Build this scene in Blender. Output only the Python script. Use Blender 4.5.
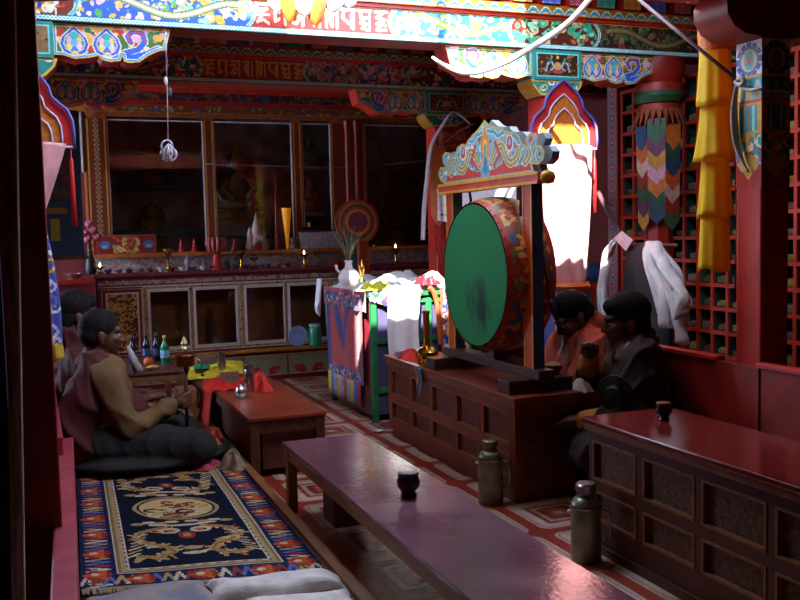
import bpy, bmesh, math, random
import numpy as np
from mathutils import Vector, Matrix

for o in list(bpy.data.objects): bpy.data.objects.remove(o, do_unlink=True)
scene = bpy.context.scene
col = scene.collection
PI = math.pi

# ------------------------------------------------------------------ camera
FPX, CAM_H = 915.0, 1.6
YAW, PITCH, ROLL = (math.radians(a) for a in (21.3, 4.255, -1.36))
_fw = Vector((math.sin(YAW)*math.cos(PITCH), math.cos(YAW)*math.cos(PITCH), -math.sin(PITCH)))
_r = Vector((math.cos(YAW), -math.sin(YAW), 0)); _u = _r.cross(_fw)
_rt = _r*math.cos(ROLL) + _u*math.sin(ROLL); _up = -_r*math.sin(ROLL) + _u*math.cos(ROLL)
CAM = Vector((0, 0, CAM_H))
cam_data = bpy.data.cameras.new('camera'); cam = bpy.data.objects.new('camera', cam_data); col.objects.link(cam)
cam_data.sensor_width = 36.0; cam_data.lens = 36.0*FPX/800.0; cam_data.clip_start = 0.05; cam_data.clip_end = 200
mw = Matrix((_rt, _up, -_fw)).transposed().to_4x4(); mw.translation = CAM; cam.matrix_world = mw
scene.camera = cam

# ------------------------------------------------------------------ world, sun, exposure
world = bpy.data.worlds.new('sky'); scene.world = world; world.use_nodes = True
bg = world.node_tree.nodes['Background']; bg.inputs['Color'].default_value = (0.58, 0.72, 1.0, 1); bg.inputs['Strength'].default_value = 34.0
SUN_DIR = Vector((0.60, 1.0, -1.10)).normalized()
sun_d = bpy.data.lights.new('sun', 'SUN'); sun_d.energy = 60.0; sun_d.angle = math.radians(0.6); sun_d.color = (1.0, 0.93, 0.84)
sun = bpy.data.objects.new('sun', sun_d); col.objects.link(sun); sun.rotation_euler = SUN_DIR.to_track_quat('-Z', 'Y').to_euler(); sun.location = (0, -3, 9)
vs = scene.view_settings
scene.display_settings.display_device = 'sRGB'
vs.view_transform = 'Standard'; vs.look = 'None'; vs.gamma = 1.0; vs.use_curve_mapping = False
vs.exposure = -0.45
scene.cycles.max_bounces = 8; scene.cycles.diffuse_bounces = 5; scene.cycles.glossy_bounces = 4
scene.cycles.transparent_max_bounces = 12; scene.cycles.sample_clamp_indirect = 6.0
scene.cycles.caustics_reflective = False; scene.cycles.caustics_refractive = False

# ------------------------------------------------------------------ places: where a photographed point lies on a known plane of the room
def ray(px, py): return _fw + _rt*((px-400)/FPX) + _up*((300-py)/FPX)
def _on(ax, v, px, py):
    d = ray(px, py); return CAM + d*((v-CAM[ax])/d[ax])
def PX(v, px, py): return _on(0, v, px, py)
def PY(v, px, py): return _on(1, v, px, py)
def PZ(v, px, py): return _on(2, v, px, py)

# ------------------------------------------------------------------ colour and materials
def lin(h):
    if isinstance(h, str):
        h = h.lstrip('#'); h = [int(h[i:i+2], 16)/255 for i in (0, 2, 4)]
    return tuple(c/12.92 if c <= 0.04045 else ((c+0.055)/1.055)**2.4 for c in h)
MATS = {}
def mat(name, c, rough=0.6, metal=0.0, var=0.18, scale=14.0, bump=0.0, bscale=60.0, c2=None, stretch=None, coat=0.0, emit=0.0, trans=0.0, spec=0.5, rvar=0.0, sheen=0.0, transl=0.0):
    if name in MATS: return MATS[name]
    m = bpy.data.materials.new(name); m.use_nodes = True; nt = m.node_tree; N = nt.nodes; L = nt.links
    p = N['Principled BSDF']; b = lin(c)
    p.inputs['Metallic'].default_value = metal; p.inputs['Roughness'].default_value = rough
    p.inputs['Specular IOR Level'].default_value = spec
    if coat: p.inputs['Coat Weight'].default_value = coat; p.inputs['Coat Roughness'].default_value = 0.12
    if sheen: p.inputs['Sheen Weight'].default_value = sheen
    if trans: p.inputs['Transmission Weight'].default_value = trans
    tc = N.new('ShaderNodeTexCoord'); mp = N.new('ShaderNodeMapping'); L.new(tc.outputs['Object'], mp.inputs['Vector'])
    if stretch: mp.inputs['Scale'].default_value = stretch
    nz = N.new('ShaderNodeTexNoise'); nz.inputs['Scale'].default_value = scale; nz.inputs['Detail'].default_value = 5; L.new(mp.outputs[0], nz.inputs['Vector'])
    rp = N.new('ShaderNodeValToRGB'); L.new(nz.outputs['Fac'], rp.inputs['Fac'])
    a = tuple(max(0, x*(1-var)) for x in b); d = lin(c2) if c2 else tuple(min(1, x*(1+var)) for x in b)
    rp.color_ramp.elements[0].position = 0.36; rp.color_ramp.elements[0].color = (*a, 1)
    rp.color_ramp.elements[1].position = 0.64; rp.color_ramp.elements[1].color = (*d, 1)
    L.new(rp.outputs[0], p.inputs['Base Color'])
    if rvar:
        mr = N.new('ShaderNodeMapRange'); L.new(nz.outputs['Fac'], mr.inputs[0]); mr.inputs[1].default_value = .3; mr.inputs[2].default_value = .7
        mr.inputs[3].default_value = max(.02, rough-rvar); mr.inputs[4].default_value = min(1, rough+rvar); L.new(mr.outputs[0], p.inputs['Roughness'])
    if emit: p.inputs['Emission Color'].default_value = (*b, 1); p.inputs['Emission Strength'].default_value = emit
    if bump:
        n2 = N.new('ShaderNodeTexNoise'); n2.inputs['Scale'].default_value = bscale; n2.inputs['Detail'].default_value = 4; L.new(mp.outputs[0], n2.inputs['Vector'])
        bp = N.new('ShaderNodeBump'); bp.inputs['Strength'].default_value = bump; bp.inputs['Distance'].default_value = 0.01
        L.new(n2.outputs['Fac'], bp.inputs['Height']); L.new(bp.outputs[0], p.inputs['Normal'])
    if transl:
        out = N['Material Output']; tl = N.new('ShaderNodeBsdfTranslucent'); L.new(rp.outputs[0], tl.inputs[0]); mx = N.new('ShaderNodeMixShader'); mx.inputs[0].default_value = transl
        L.new(p.outputs[0], mx.inputs[1]); L.new(tl.outputs[0], mx.inputs[2]); L.new(mx.outputs[0], out.inputs[0])
    MATS[name] = m; return m
def paint_mat(name, rough=0.5, bump=0.0, bscale=200.0, spec=0.4, metal=0.0, sheen=0.0, var=0.16):
    """pigment colours stored on the geometry, with a little uneven hand-painted tone"""
    if name in MATS: return MATS[name]
    m = bpy.data.materials.new(name); m.use_nodes = True; nt = m.node_tree; N = nt.nodes; L = nt.links
    p = N['Principled BSDF']; p.inputs['Roughness'].default_value = rough; p.inputs['Specular IOR Level'].default_value = spec; p.inputs['Metallic'].default_value = metal
    if sheen: p.inputs['Sheen Weight'].default_value = sheen
    at = N.new('ShaderNodeAttribute'); at.attribute_name = 'Col'
    tc = N.new('ShaderNodeTexCoord'); nz = N.new('ShaderNodeTexNoise'); nz.inputs['Scale'].default_value = 35; nz.inputs['Detail'].default_value = 4
    L.new(tc.outputs['Object'], nz.inputs['Vector'])
    hs = N.new('ShaderNodeHueSaturation'); mr = N.new('ShaderNodeMapRange'); L.new(nz.outputs['Fac'], mr.inputs[0])
    mr.inputs[1].default_value = .3; mr.inputs[2].default_value = .7; mr.inputs[3].default_value = 1-var; mr.inputs[4].default_value = 1+var
    L.new(mr.outputs[0], hs.inputs['Value']); L.new(at.outputs['Color'], hs.inputs['Color']); L.new(hs.outputs[0], p.inputs['Base Color'])
    if bump:
        n2 = N.new('ShaderNodeTexNoise'); n2.inputs['Scale'].default_value = bscale; L.new(tc.outputs['Object'], n2.inputs['Vector'])
        bp = N.new('ShaderNodeBump'); bp.inputs['Strength'].default_value = bump; bp.inputs['Distance'].default_value = 0.01
        L.new(n2.outputs['Fac'], bp.inputs['Height']); L.new(bp.outputs[0], p.inputs['Normal'])
    MATS[name] = m; return m
def glass_mat(name, tint='#ffffff', refl=1.0, rough=0.03):
    if name in MATS: return MATS[name]
    m = bpy.data.materials.new(name); m.use_nodes = True; nt = m.node_tree; N = nt.nodes; L = nt.links
    N.remove(N['Principled BSDF']); out = N['Material Output']
    tr = N.new('ShaderNodeBsdfTransparent'); tr.inputs[0].default_value = (*lin(tint), 1)
    gl = N.new('ShaderNodeBsdfGlossy'); gl.inputs['Roughness'].default_value = rough
    fr = N.new('ShaderNodeFresnel'); fr.inputs[0].default_value = 1.5
    mu = N.new('ShaderNodeMath'); mu.operation = 'MULTIPLY'; mu.inputs[1].default_value = refl; L.new(fr.outputs[0], mu.inputs[0])
    mx = N.new('ShaderNodeMixShader'); L.new(mu.outputs[0], mx.inputs[0]); L.new(tr.outputs[0], mx.inputs[1]); L.new(gl.outputs[0], mx.inputs[2])
    L.new(mx.outputs[0], out.inputs[0]); MATS[name] = m; return m

# ------------------------------------------------------------------ mesh collector
class MB:
    def __init__(s): s.v = []; s.f = []
    def add(s, v, f):
        n = len(s.v); s.v += [tuple(p) for p in v]; s.f += [tuple(i+n for i in q) for q in f]; return s
    def box(s, x0, x1, y0, y1, z0, z1):
        x0, x1 = min(x0, x1), max(x0, x1); y0, y1 = min(y0, y1), max(y0, y1); z0, z1 = min(z0, z1), max(z0, z1)
        return s.add([(x0,y0,z0),(x1,y0,z0),(x1,y1,z0),(x0,y1,z0),(x0,y0,z1),(x1,y0,z1),(x1,y1,z1),(x0,y1,z1)],
                     [(0,3,2,1),(4,5,6,7),(0,1,5,4),(1,2,6,5),(2,3,7,6),(3,0,4,7)])
    def bar(s, a, b, w, h, up=(0,0,1)):
        a, b = Vector(a), Vector(b); d = (b-a).normalized(); sd = d.cross(Vector(up))
        if sd.length < 1e-4: sd = d.cross(Vector((1,0,0)))
        sd.normalize(); u = sd.cross(d)
        q = [(-w/2,-h/2),(w/2,-h/2),(w/2,h/2),(-w/2,h/2)]
        return s.add([a+sd*i+u*j for i,j in q]+[b+sd*i+u*j for i,j in q], [(0,1,2,3),(7,6,5,4),(0,4,5,1),(1,5,6,2),(2,6,7,3),(3,7,4,0)])
    def tube(s, pts, r, n=8, cap=True, squash=None):
        pts = [Vector(p) for p in pts]; k = len(pts); rr = r if isinstance(r, (list, tuple)) else [r]*k
        v = []; f = []; prev = None
        for i, p in enumerate(pts):
            d = (pts[min(i+1,k-1)]-pts[max(i-1,0)]).normalized()
            if prev is None:
                a = d.cross(Vector((0,0,1))); a = a if a.length > .1 else d.cross(Vector((1,0,0)))
            else: a = prev - d*prev.dot(d)
            a.normalize(); prev = a; b = d.cross(a)
            for j in range(n):
                t = 2*PI*j/n; v.append(p + (a*math.cos(t) + b*math.sin(t)*(squash or 1))*rr[i])
        for i in range(k-1):
            for j in range(n): f.append((i*n+j, i*n+(j+1)%n, (i+1)*n+(j+1)%n, (i+1)*n+j))
        if cap: f.append(tuple(range(n-1,-1,-1))); f.append(tuple((k-1)*n+j for j in range(n)))
        return s.add(v, f)
    def lathe(s, prof, c=(0,0,0), n=20, axis='z', cap=True):
        v = []; f = []; k = len(prof); c = Vector(c)
        for r, h in prof:
            for j in range(n):
                t = 2*PI*j/n; a, b = r*math.cos(t), r*math.sin(t)
                v.append(c + (Vector((a,b,h)) if axis=='z' else Vector((h,a,b)) if axis=='x' else Vector((b,h,a))))
        for i in range(k-1):
            for j in range(n): f.append((i*n+j, i*n+(j+1)%n, (i+1)*n+(j+1)%n, (i+1)*n+j))
        if cap:
            f.append(tuple(range(n-1,-1,-1))); f.append(tuple((k-1)*n+j for j in range(n)))
        return s.add(v, f)
    def ball(s, c, r, nu=12, nv=8, R=None):
        rx, ry, rz = (r,r,r) if not isinstance(r,(tuple,list)) else r; c = Vector(c); v = []; f = []
        def T(x,y,z):
            q = Vector((x*rx,y*ry,z*rz)); return c + (R @ q if R else q)
        v.append(T(0,0,-1))
        for i in range(1,nv):
            ph = -PI/2+PI*i/nv
            for j in range(nu): t = 2*PI*j/nu; v.append(T(math.cos(ph)*math.cos(t), math.cos(ph)*math.sin(t), math.sin(ph)))
        v.append(T(0,0,1)); top = len(v)-1
        for j in range(nu): f.append((0, 1+(j+1)%nu, 1+j)); f.append((top, top-nu+j, top-nu+(j+1)%nu))
        for i in range(nv-2):
            for j in range(nu): a = 1+i*nu; f.append((a+j, a+(j+1)%nu, a+nu+(j+1)%nu, a+nu+j))
        return s.add(v, f)
    def prism(s, out, o, u, w, th):
        """outline (2D) in the plane o + a*u + b*w, thickened along u x w by th (towards +normal)"""
        o, u, w = Vector(o), Vector(u).normalized(), Vector(w).normalized(); nn = u.cross(w)*th; k = len(out)
        v = [o+u*a+w*b for a,b in out]+[o+u*a+w*b+nn for a,b in out]
        f = [tuple(range(k-1,-1,-1)), tuple(range(k,2*k))]+[(i,(i+1)%k,k+(i+1)%k,k+i) for i in range(k)]
        return s.add(v, f)
    def grid(s, fn, nu, nv):
        v = [fn(i/nu, j/nv) for j in range(nv+1) for i in range(nu+1)]; w = nu+1
        return s.add(v, [(j*w+i, j*w+i+1, (j+1)*w+i+1, (j+1)*w+i) for j in range(nv) for i in range(nu)])
    def build(s, name, m, parent=None, smooth=False, bev=0.0, solid=0.0, sub=0):
        me = bpy.data.meshes.new(name); me.from_pydata([tuple(p) for p in s.v], [], s.f); me.update()
        if isinstance(m, str): m = MATS[m]
        if m: me.materials.append(m)
        if smooth:
            me.polygons.foreach_set('use_smooth', [True]*len(me.polygons))
            if smooth == 'auto':
                try: me.set_sharp_from_angle(angle=math.radians(40))
                except Exception: pass
        o = bpy.data.objects.new(name, me); col.objects.link(o)
        if solid: q = o.modifiers.new('solid', 'SOLIDIFY'); q.thickness = solid; q.offset = 0
        if sub: q = o.modifiers.new('sub', 'SUBSURF'); q.levels = sub; q.render_levels = sub
        if bev: q = o.modifiers.new('bevel', 'BEVEL'); q.width = bev; q.segments = 2; q.limit_method = 'ANGLE'
        if parent: adopt(o, parent)
        return o
def adopt(o, parent):
    o.parent = parent
    l = parent.get('_loc'); o.matrix_parent_inverse = Matrix.Translation(-Vector(l)) if l else Matrix.Identity(4)
def box(name, b, m, parent=None, bev=0.0): return MB().box(*b).build(name, m, parent, bev=bev)
def tag(o, label, cat=None, group=None, kind=None):
    if label: o['label'] = label
    if cat: o['category'] = cat
    if group: o['group'] = group
    if kind: o['kind'] = kind
    return o
def thing(name, label, cat, loc=(0,0,0), group=None, kind=None):
    o = bpy.data.objects.new(name, None); col.objects.link(o); o.location = loc; o['_loc'] = list(loc); o.empty_display_size = .1
    return tag(o, label, cat, group, kind)
def dup(root, delta, label=None, rotz=0.0, scale=None):
    def cp(o, par):
        c = o.copy(); col.objects.link(c)
        if par: c.parent = par
        for ch in [x for x in KIDS.get(o.name, ())]: cp(ch, c)
        return c
    r = cp(root, None); r.location = Vector(root.location)+Vector(delta); r.rotation_euler.z += rotz
    if scale: r.scale = scale if not isinstance(scale, (int,float)) else (scale,)*3
    if label: r['label'] = label
    return r
KIDS = {}
def index_kids(root):
    def rec(o):
        KIDS[o.name] = [c for c in bpy.data.objects if c.parent == o]
        for c in KIDS[o.name]: rec(c)
    rec(root); return root

# ------------------------------------------------------------------ painting: pigment per small face of a fine grid
class Cv:
    def __init__(s, w, h, res, bg='#000000'):
        s.w, s.h = w, h; s.nx, s.ny = max(2, int(round(w/res))), max(2, int(round(h/res)))
        s.X, s.Y = np.meshgrid((np.arange(s.nx)+.5)*w/s.nx, (np.arange(s.ny)+.5)*h/s.ny)
        s.c = np.empty((s.ny, s.nx, 3)); s.c[:] = lin(bg); s.a = np.ones((s.ny, s.nx), bool); s.clip = None
    def put(s, m, c):
        if s.clip is not None: m = m & s.clip
        s.c[m] = lin(c); return s
    def rect(s, x0, y0, x1, y1, c): return s.put((s.X>=x0)&(s.X<x1)&(s.Y>=y0)&(s.Y<y1), c)
    def ell(s, cx, cy, rx, ry, c, rot=0.0):
        dx, dy = s.X-cx, s.Y-cy; k, q = math.cos(rot), math.sin(rot)
        return s.put(((dx*k+dy*q)/rx)**2+((dy*k-dx*q)/ry)**2 < 1, c)
    def poly(s, pts, c): return s.put(s.inside(pts), c)
    def inside(s, pts):
        m = np.zeros(s.X.shape, bool); n = len(pts)
        for i in range(n):
            (x0,y0),(x1,y1) = pts[i], pts[(i+1)%n]
            if y0 == y1: continue
            k = (s.Y > min(y0,y1)) & (s.Y <= max(y0,y1)) & (s.X < x0+(s.Y-y0)*(x1-x0)/(y1-y0)); m ^= k
        return m
    def dist(s, pts):
        d = np.full(s.X.shape, 9e9)
        for (x0,y0),(x1,y1) in zip(pts[:-1], pts[1:]):
            dx, dy = x1-x0, y1-y0; l = dx*dx+dy*dy or 1e-12
            t = np.clip(((s.X-x0)*dx+(s.Y-y0)*dy)/l, 0, 1); d = np.minimum(d, np.hypot(s.X-x0-t*dx, s.Y-y0-t*dy))
        return d
    def line(s, pts, w, c): return s.put(s.dist(pts) < w/2, c)
    def speck(s, rng, n, pal, r0, r1, x0=0, y0=0, x1=None, y1=None):
        x1 = s.w if x1 is None else x1; y1 = s.h if y1 is None else y1
        for i in range(n):
            r = rng.uniform(r0, r1); s.ell(rng.uniform(x0,x1), rng.uniform(y0,y1), r*rng.uniform(.7,1.8), r, rng.choice(pal), rng.uniform(0,PI))
        return s
    def scrolls(s, rng, n, pal, size, w, x0=0, y0=0, x1=None, y1=None):
        x1 = s.w if x1 is None else x1; y1 = s.h if y1 is None else y1
        for i in range(n):
            cx, cy, a0, sg = rng.uniform(x0,x1), rng.uniform(y0,y1), rng.uniform(0,2*PI), rng.choice((-1,1)); q = rng.uniform(.6,1.2)*size
            pts = [(cx+q*(1-t*.75)*math.cos(a0+sg*t*5), cy+q*(1-t*.75)*math.sin(a0+sg*t*5)*.8) for t in np.linspace(0,1,9)]
            s.line(pts, w, rng.choice(pal))
        return s
    def lotus(s, cx, cy, r, rng=None):
        """blue arched niche with a cluster of petals"""
        arch = lambda k: [(cx+r*k*x, cy+r*k*y) for x,y in ((-.28,-.95),(-.75,-.7),(-.95,-.2),(-.8,.3),(-.45,.65),(0,1.05),(.45,.65),(.8,.3),(.95,-.2),(.75,-.7),(.28,-.95))]
        s.poly(arch(1.22), '#e8dcc0'); s.poly(arch(1.12), '#2a63c8'); s.poly(arch(.90), '#d8c8b0'); s.poly(arch(.80), '#2f8f9a')
        for x,y,q,cc in ((-.32,.1,.27,'#e9a9bd'),(.32,.1,.27,'#e6c65a'),(0,.42,.3,'#37b3a8'),(-.34,-.35,.28,'#e6cf70'),(.34,-.35,.28,'#f0c9d2'),(0,-.1,.3,'#5fb6e6'),(0,-.55,.2,'#3c7fd0')):
            s.ell(cx+r*x, cy+r*y, r*q*.92, r*q*1.08, cc)
        s.line([(cx-.28*r,cy-1.05*r),(cx,cy-.85*r),(cx+.28*r,cy-1.05*r)], r*.2, '#e8c98a')
        return s
def panel(name, cv, fn, m, parent=None, smooth=False, flip=False):
    """fn(U,V) -> X,Y,Z arrays, U,V in metres on the canvas"""
    U, V = np.meshgrid(np.linspace(0,cv.w,cv.nx+1), np.linspace(0,cv.h,cv.ny+1)); X, Y, Z = fn(U, V)
    X, Y, Z = (np.broadcast_to(q, U.shape) for q in (X,Y,Z))
    co = np.stack([X,Y,Z],-1).reshape(-1,3); w = cv.nx+1
    j, i = np.nonzero(cv.a); a = j*w+i; q = np.stack([a,a+1,a+1+w,a+w],1)
    if flip: q = q[:,::-1]
    cc = cv.c[j,i]
    if not cv.a.all():
        used, inv = np.unique(q, return_inverse=True); co = co[used]; q = inv.reshape(-1,4)
    me = bpy.data.meshes.new(name); nf = len(q)
    me.vertices.add(len(co)); me.vertices.foreach_set('co', co.astype(np.float32).ravel())
    me.loops.add(nf*4); me.loops.foreach_set('vertex_index', q.astype(np.int32).ravel())
    me.polygons.add(nf); me.polygons.foreach_set('loop_start', (np.arange(nf)*4).astype(np.int32))
    me.update(calc_edges=True)
    at = me.color_attributes.new('Col', 'FLOAT_COLOR', 'CORNER')
    cc4 = np.ones((nf,4,4), np.float32); cc4[:,:,:3] = cc[:,None,:]; at.data.foreach_set('color', cc4.ravel())
    if smooth: me.polygons.foreach_set('use_smooth', [True]*nf)
    me.materials.append(m if not isinstance(m,str) else MATS[m])
    o = bpy.data.objects.new(name, me); col.objects.link(o)
    if parent: adopt(o, parent)
    return o
def face_y(x0, y, z0): return lambda U,V: (x0+U, y+0*U, z0+V)            # faces -y
def face_x(x, y0, z0): return lambda U,V: (x+0*U, y0-U, z0+V)            # faces -x, canvas runs towards -y
def vnoise(x, seed=0):
    i = math.floor(x); f = x-i; f = f*f*(3-2*f); r = lambda k: math.sin((k+seed*17.3)*127.1)*43758.5453 % 1
    return r(i)*(1-f)+r(i+1)*f
# ------------------------------------------------------------------ materials shared by the room
mat('plaster', '#6b4a34', 0.9, var=.2, scale=3)
mat('plaster_red', '#6a2018', 0.8, var=.2, scale=4)
mat('ceiling_wood', '#4a2416', 0.8, var=.3, scale=4, stretch=(1,12,1))
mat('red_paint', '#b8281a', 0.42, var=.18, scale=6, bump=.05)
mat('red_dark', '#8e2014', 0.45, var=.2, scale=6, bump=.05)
mat('red_rail', '#a8404a', 0.38, var=.2, scale=9, bump=.06, bscale=30)
mat('white_wall', '#b09878', 0.9, var=.1)
mat('gold_paint', '#b8842a', 0.4, metal=.35, var=.2)
mat('teal_paint', '#2f8f86', 0.5, var=.15)
mat('brass', '#c99a3c', 0.25, metal=1.0, var=.12, scale=30)
mat('copper', '#8a4a2a', 0.35, metal=.9, var=.25, scale=20)
mat('silver', '#c8c8cc', 0.28, metal=1.0, var=.1, scale=30)
mat('black', '#15110f', 0.5, var=.2)
mat('white_silk', '#efeef0', 0.42, var=.05, sheen=.2)
paint_mat('paint', 0.42)
paint_mat('cloth_paint', 0.75, sheen=.15)
paint_mat('carpet_paint', 0.95, bump=.5, bscale=260, spec=.1)

def lino():
    m = bpy.data.materials.new('lino'); m.use_nodes = True; nt = m.node_tree; N = nt.nodes; L = nt.links; p = N['Principled BSDF']
    tc = N.new('ShaderNodeTexCoord'); sp = N.new('ShaderNodeSeparateXYZ'); L.new(tc.outputs['Object'], sp.inputs[0])
    def math_(op, a, b=None):
        n = N.new('ShaderNodeMath'); n.operation = op
        for k, q in enumerate((a, b)):
            if q is None: continue
            if isinstance(q, (int, float)): n.inputs[k].default_value = q
            else: L.new(q, n.inputs[k])
        return n.outputs[0]
    S = 0.53
    def cell(out, off): # distance from the nearest grid line, 0..S/2
        f = math_('FRACT', math_('DIVIDE', math_('SUBTRACT', out, off), S)); return math_('MULTIPLY', math_('SUBTRACT', 0.5, math_('ABSOLUTE', math_('SUBTRACT', f, 0.5))), S)
    dx, dy = cell(sp.outputs[0], 2.385), cell(sp.outputs[1], 5.20)
    d = math_('MINIMUM', dx, dy)
    # clipped corners make each tile an octagon
    d = math_('MINIMUM', d, math_('SUBTRACT', math_('MULTIPLY', math_('ADD', dx, dy), 0.72), 0.04))
    nz = N.new('ShaderNodeTexNoise'); nz.inputs['Scale'].default_value = 40; L.new(tc.outputs['Object'], nz.inputs['Vector'])
    d2 = math_('ADD', d, math_('MULTIPLY', math_('SUBTRACT', nz.outputs['Fac'], 0.5), 0.02))
    rp = N.new('ShaderNodeValToRGB'); cr = rp.color_ramp; cr.interpolation = 'CONSTANT'; L.new(math_('DIVIDE', d2, S/2), rp.inputs[0])
    st = [(0,'#a83a26'),(.13,'#d9b9a4'),(.19,'#c08e78'),(.24,'#dcc0ac'),(.42,'#a23a2a'),(.52,'#c9a08a'),(.62,'#8c3426'),(.78,'#c05a40'),(.9,'#d8b8a0')]
    cr.elements[0].color = (*lin(st[0][1]),1); cr.elements[0].position = 0; cr.elements[1].position = st[1][0]; cr.elements[1].color = (*lin(st[1][1]),1)
    for q, c in st[2:]: e = cr.elements.new(q); e.color = (*lin(c),1)
    n2 = N.new('ShaderNodeTexNoise'); n2.inputs['Scale'].default_value = 5; L.new(tc.outputs['Object'], n2.inputs['Vector'])
    mx = N.new('ShaderNodeMix'); mx.data_type = 'RGBA'; mx.blend_type = 'MULTIPLY'; mx.inputs[0].default_value = .55
    L.new(rp.outputs[0], mx.inputs[6]); L.new(n2.outputs['Fac'], mx.inputs[7]); L.new(mx.outputs[2], p.inputs['Base Color'])
    p.inputs['Roughness'].default_value = 0.38; p.inputs['Specular IOR Level'].default_value = .5
    MATS['lino'] = m
lino()

# ------------------------------------------------------------------ the room
def struct(name, b, m, parent=None, label=None): return tag(box(name, b, m, parent), label, None, None, 'structure')
XL, XR, YF, YB, ZC = -2.2, 5.5, -0.9, 10.95, 3.45
struct('floor', (XL-.2, XR+.2, YF-.2, YB+.2, -.12, 0), 'lino', label='patterned red and pale linoleum floor')
struct('wall_right', (XR, XR+.2, YF, YB, 0, ZC), 'plaster_red')
struct('wall_back', (XL, XR, YB, YB+.2, 0, ZC), 'plaster_red'); struct('wall_front', (XL, XR, YF-.2, YF, 0, ZC), 'plaster')
LX0, LX1, LY0, LY1, LZ = 0.12, 3.58, 4.22, 6.0, 6.1          # the raised roof lantern over the nave
ce = thing('ceiling', 'dark wooden ceiling with raised lantern over the nave', None, kind='structure')
for b in ((XL-.2,LX0,LY0,YB+.2),(LX1,XR+.2,LY0,YB+.2),(LX0,LX1,LY1,YB+.2)):
    box('ceiling_panel', (*b, ZC, ZC+.15), 'ceiling_wood', ce)
box('ceiling_panel', (XL-.2,XR+.2,YF-.2,LY0,3.02,3.12), 'ceiling_wood', ce)                  # lower ceiling over the entrance bay
for a, b in ((XL-.2,LX0),(LX1,XR+.2)): box('ceiling_riser', (a,b,LY0-.08,LY0,3.12,ZC+.15), 'plaster', ce)
box('lantern_roof', (LX0-.3, LX1+.3, LY0-.3, LY1+.3, LZ, LZ+.12), 'ceiling_wood', ce)
def wall_with_holes(name, axis, at, th, a0, a1, z0, z1, holes, par=None, m='white_wall'):
    """a lantern wall along x (axis 0) or y (axis 1) with rectangular window holes (a,b,zlo,zhi)"""
    mb = MB(); cuts = sorted({a0, a1, *[h[0] for h in holes], *[h[1] for h in holes]})
    def put(u0, u1, w0, w1):
        if w1-w0 > 1e-4: mb.box(*((u0,u1,at,at+th) if axis == 0 else (at,at+th,u0,u1)), w0, w1)
    for u0, u1 in zip(cuts[:-1], cuts[1:]):
        hs = sorted([(h[2],h[3]) for h in holes if h[0] <= u0+1e-6 and h[1] >= u1-1e-6]); z = z0
        for lo, hi in hs: put(u0, u1, z, lo); z = hi
        put(u0, u1, z, z1)
    mb.build(name, m, par or ce)
    for a, b, lo, hi in holes:
        w, h = b-a, hi-lo; c = ((a+b)/2, at+th/2, (lo+hi)/2) if axis == 0 else (at+th/2, (a+b)/2, (lo+hi)/2)
        ld = bpy.data.lights.new('window_portal', 'AREA'); ld.shape = 'RECTANGLE'; ld.size = w; ld.size_y = h; ld.cycles.is_portal = True
        lo_ = bpy.data.objects.new('window_portal', ld); col.objects.link(lo_); lo_.location = c
        inward = Vector((1.85,5.1,4.6))-Vector(c); inward = Vector((0, math.copysign(1,inward.y), 0)) if axis == 0 else Vector((math.copysign(1,inward.x),0,0))
        lo_.rotation_euler = inward.to_track_quat('-Z', 'Z').to_euler()
Z0 = ZC+.15
WL = thing('wall_left', 'dim red plaster wall with an unseen window added to light the altar', None, kind='structure')
wall_with_holes('wall_plaster', 1, XL-.2, .2, YF, YB, 0, ZC, [(8.45,10.1,1.1,2.8)], WL, 'plaster_red')  # the unseen window hole is added to brighten the altar
wall_with_holes('lantern_wall_front', 0, LY0-.08, .08, LX0, LX1, 3.12, LZ, [(2.36,2.98,3.15,4.34),(.16,.44,4.97,5.95),(.48,1.60,4.08,5.95),(1.64,2.30,4.36,5.95)])
wall_with_holes('lantern_wall_back', 0, LY1, .08, LX0, LX1, Z0-.15, LZ, [(.3,1.7,3.75,5.6),(1.95,3.4,3.75,5.6)])
wall_with_holes('lantern_wall_left', 1, LX0-.08, .08, LY0-.08, LY1+.08, Z0-.15, LZ, [])
wall_with_holes('lantern_wall_right', 1, LX1, .08, LY0-.08, LY1+.08, Z0-.15, LZ, [(4.4,5.8,3.75,5.6)])

# ------------------------------------------------------------------ painted beams
PAL = ['#2a63c8','#2f9f8f','#c8352a','#e2b53c','#e9a9bd','#e8e0cc','#4aa84a','#183a9a','#d07a30']
GLYPHS = [  # the carved syllables, as strokes in a unit box
    [[(.1,.95),(.95,.95)],[(.2,.95),(.15,.65),(.8,.72)],[(.8,.72),(.2,.45),(.9,.45)],[(.5,.45),(.15,.1),(.55,.22),(.9,.05)]],
    [[(.1,.95),(.95,.95)],[(.85,.95),(.85,.05)],[(.2,.95),(.2,.15),(.45,.3)]],
    [[(.05,.95),(.95,.95)],[(.85,.95),(.85,.05)],[(.1,.7),(.4,.75),(.4,.45),(.85,.5)],[(.4,.45),(.1,.2),(.4,.12),(.6,.3)]],
    [[(.05,.95),(.6,.95)],[(.5,.95),(.12,.5),(.5,.08),(.5,.95)],[(.85,.95),(.85,.05)],[(.38,.3),(.38,.7)]],
    [[(.05,.98),(.95,.9)],[(.15,.95),(.15,.05)],[(.45,.85),(.3,.5),(.55,.1),(.6,.9)],[(.88,.9),(.88,.05)]],
    [[(.05,.95),(.95,.95)],[(.25,.95),(.1,.55),(.75,.2)],[(.85,.95),(.85,.05)],[(.72,.7),(.72,.12)]],
    [[(.05,.95),(.95,.95)],[(.25,.95),(.2,.6),(.7,.6)],[(.85,.95),(.85,.05)],[(.55,.6),(.2,.35),(.6,.3),(.3,.1),(.7,.05)]],
    [[(.1,.95),(.95,.95)],[(.75,.95),(.2,.65),(.8,.55)],[(.8,.55),(.2,.35),(.85,.3)],[(.5,.3),(.2,.05),(.85,.08)]],
]
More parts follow.
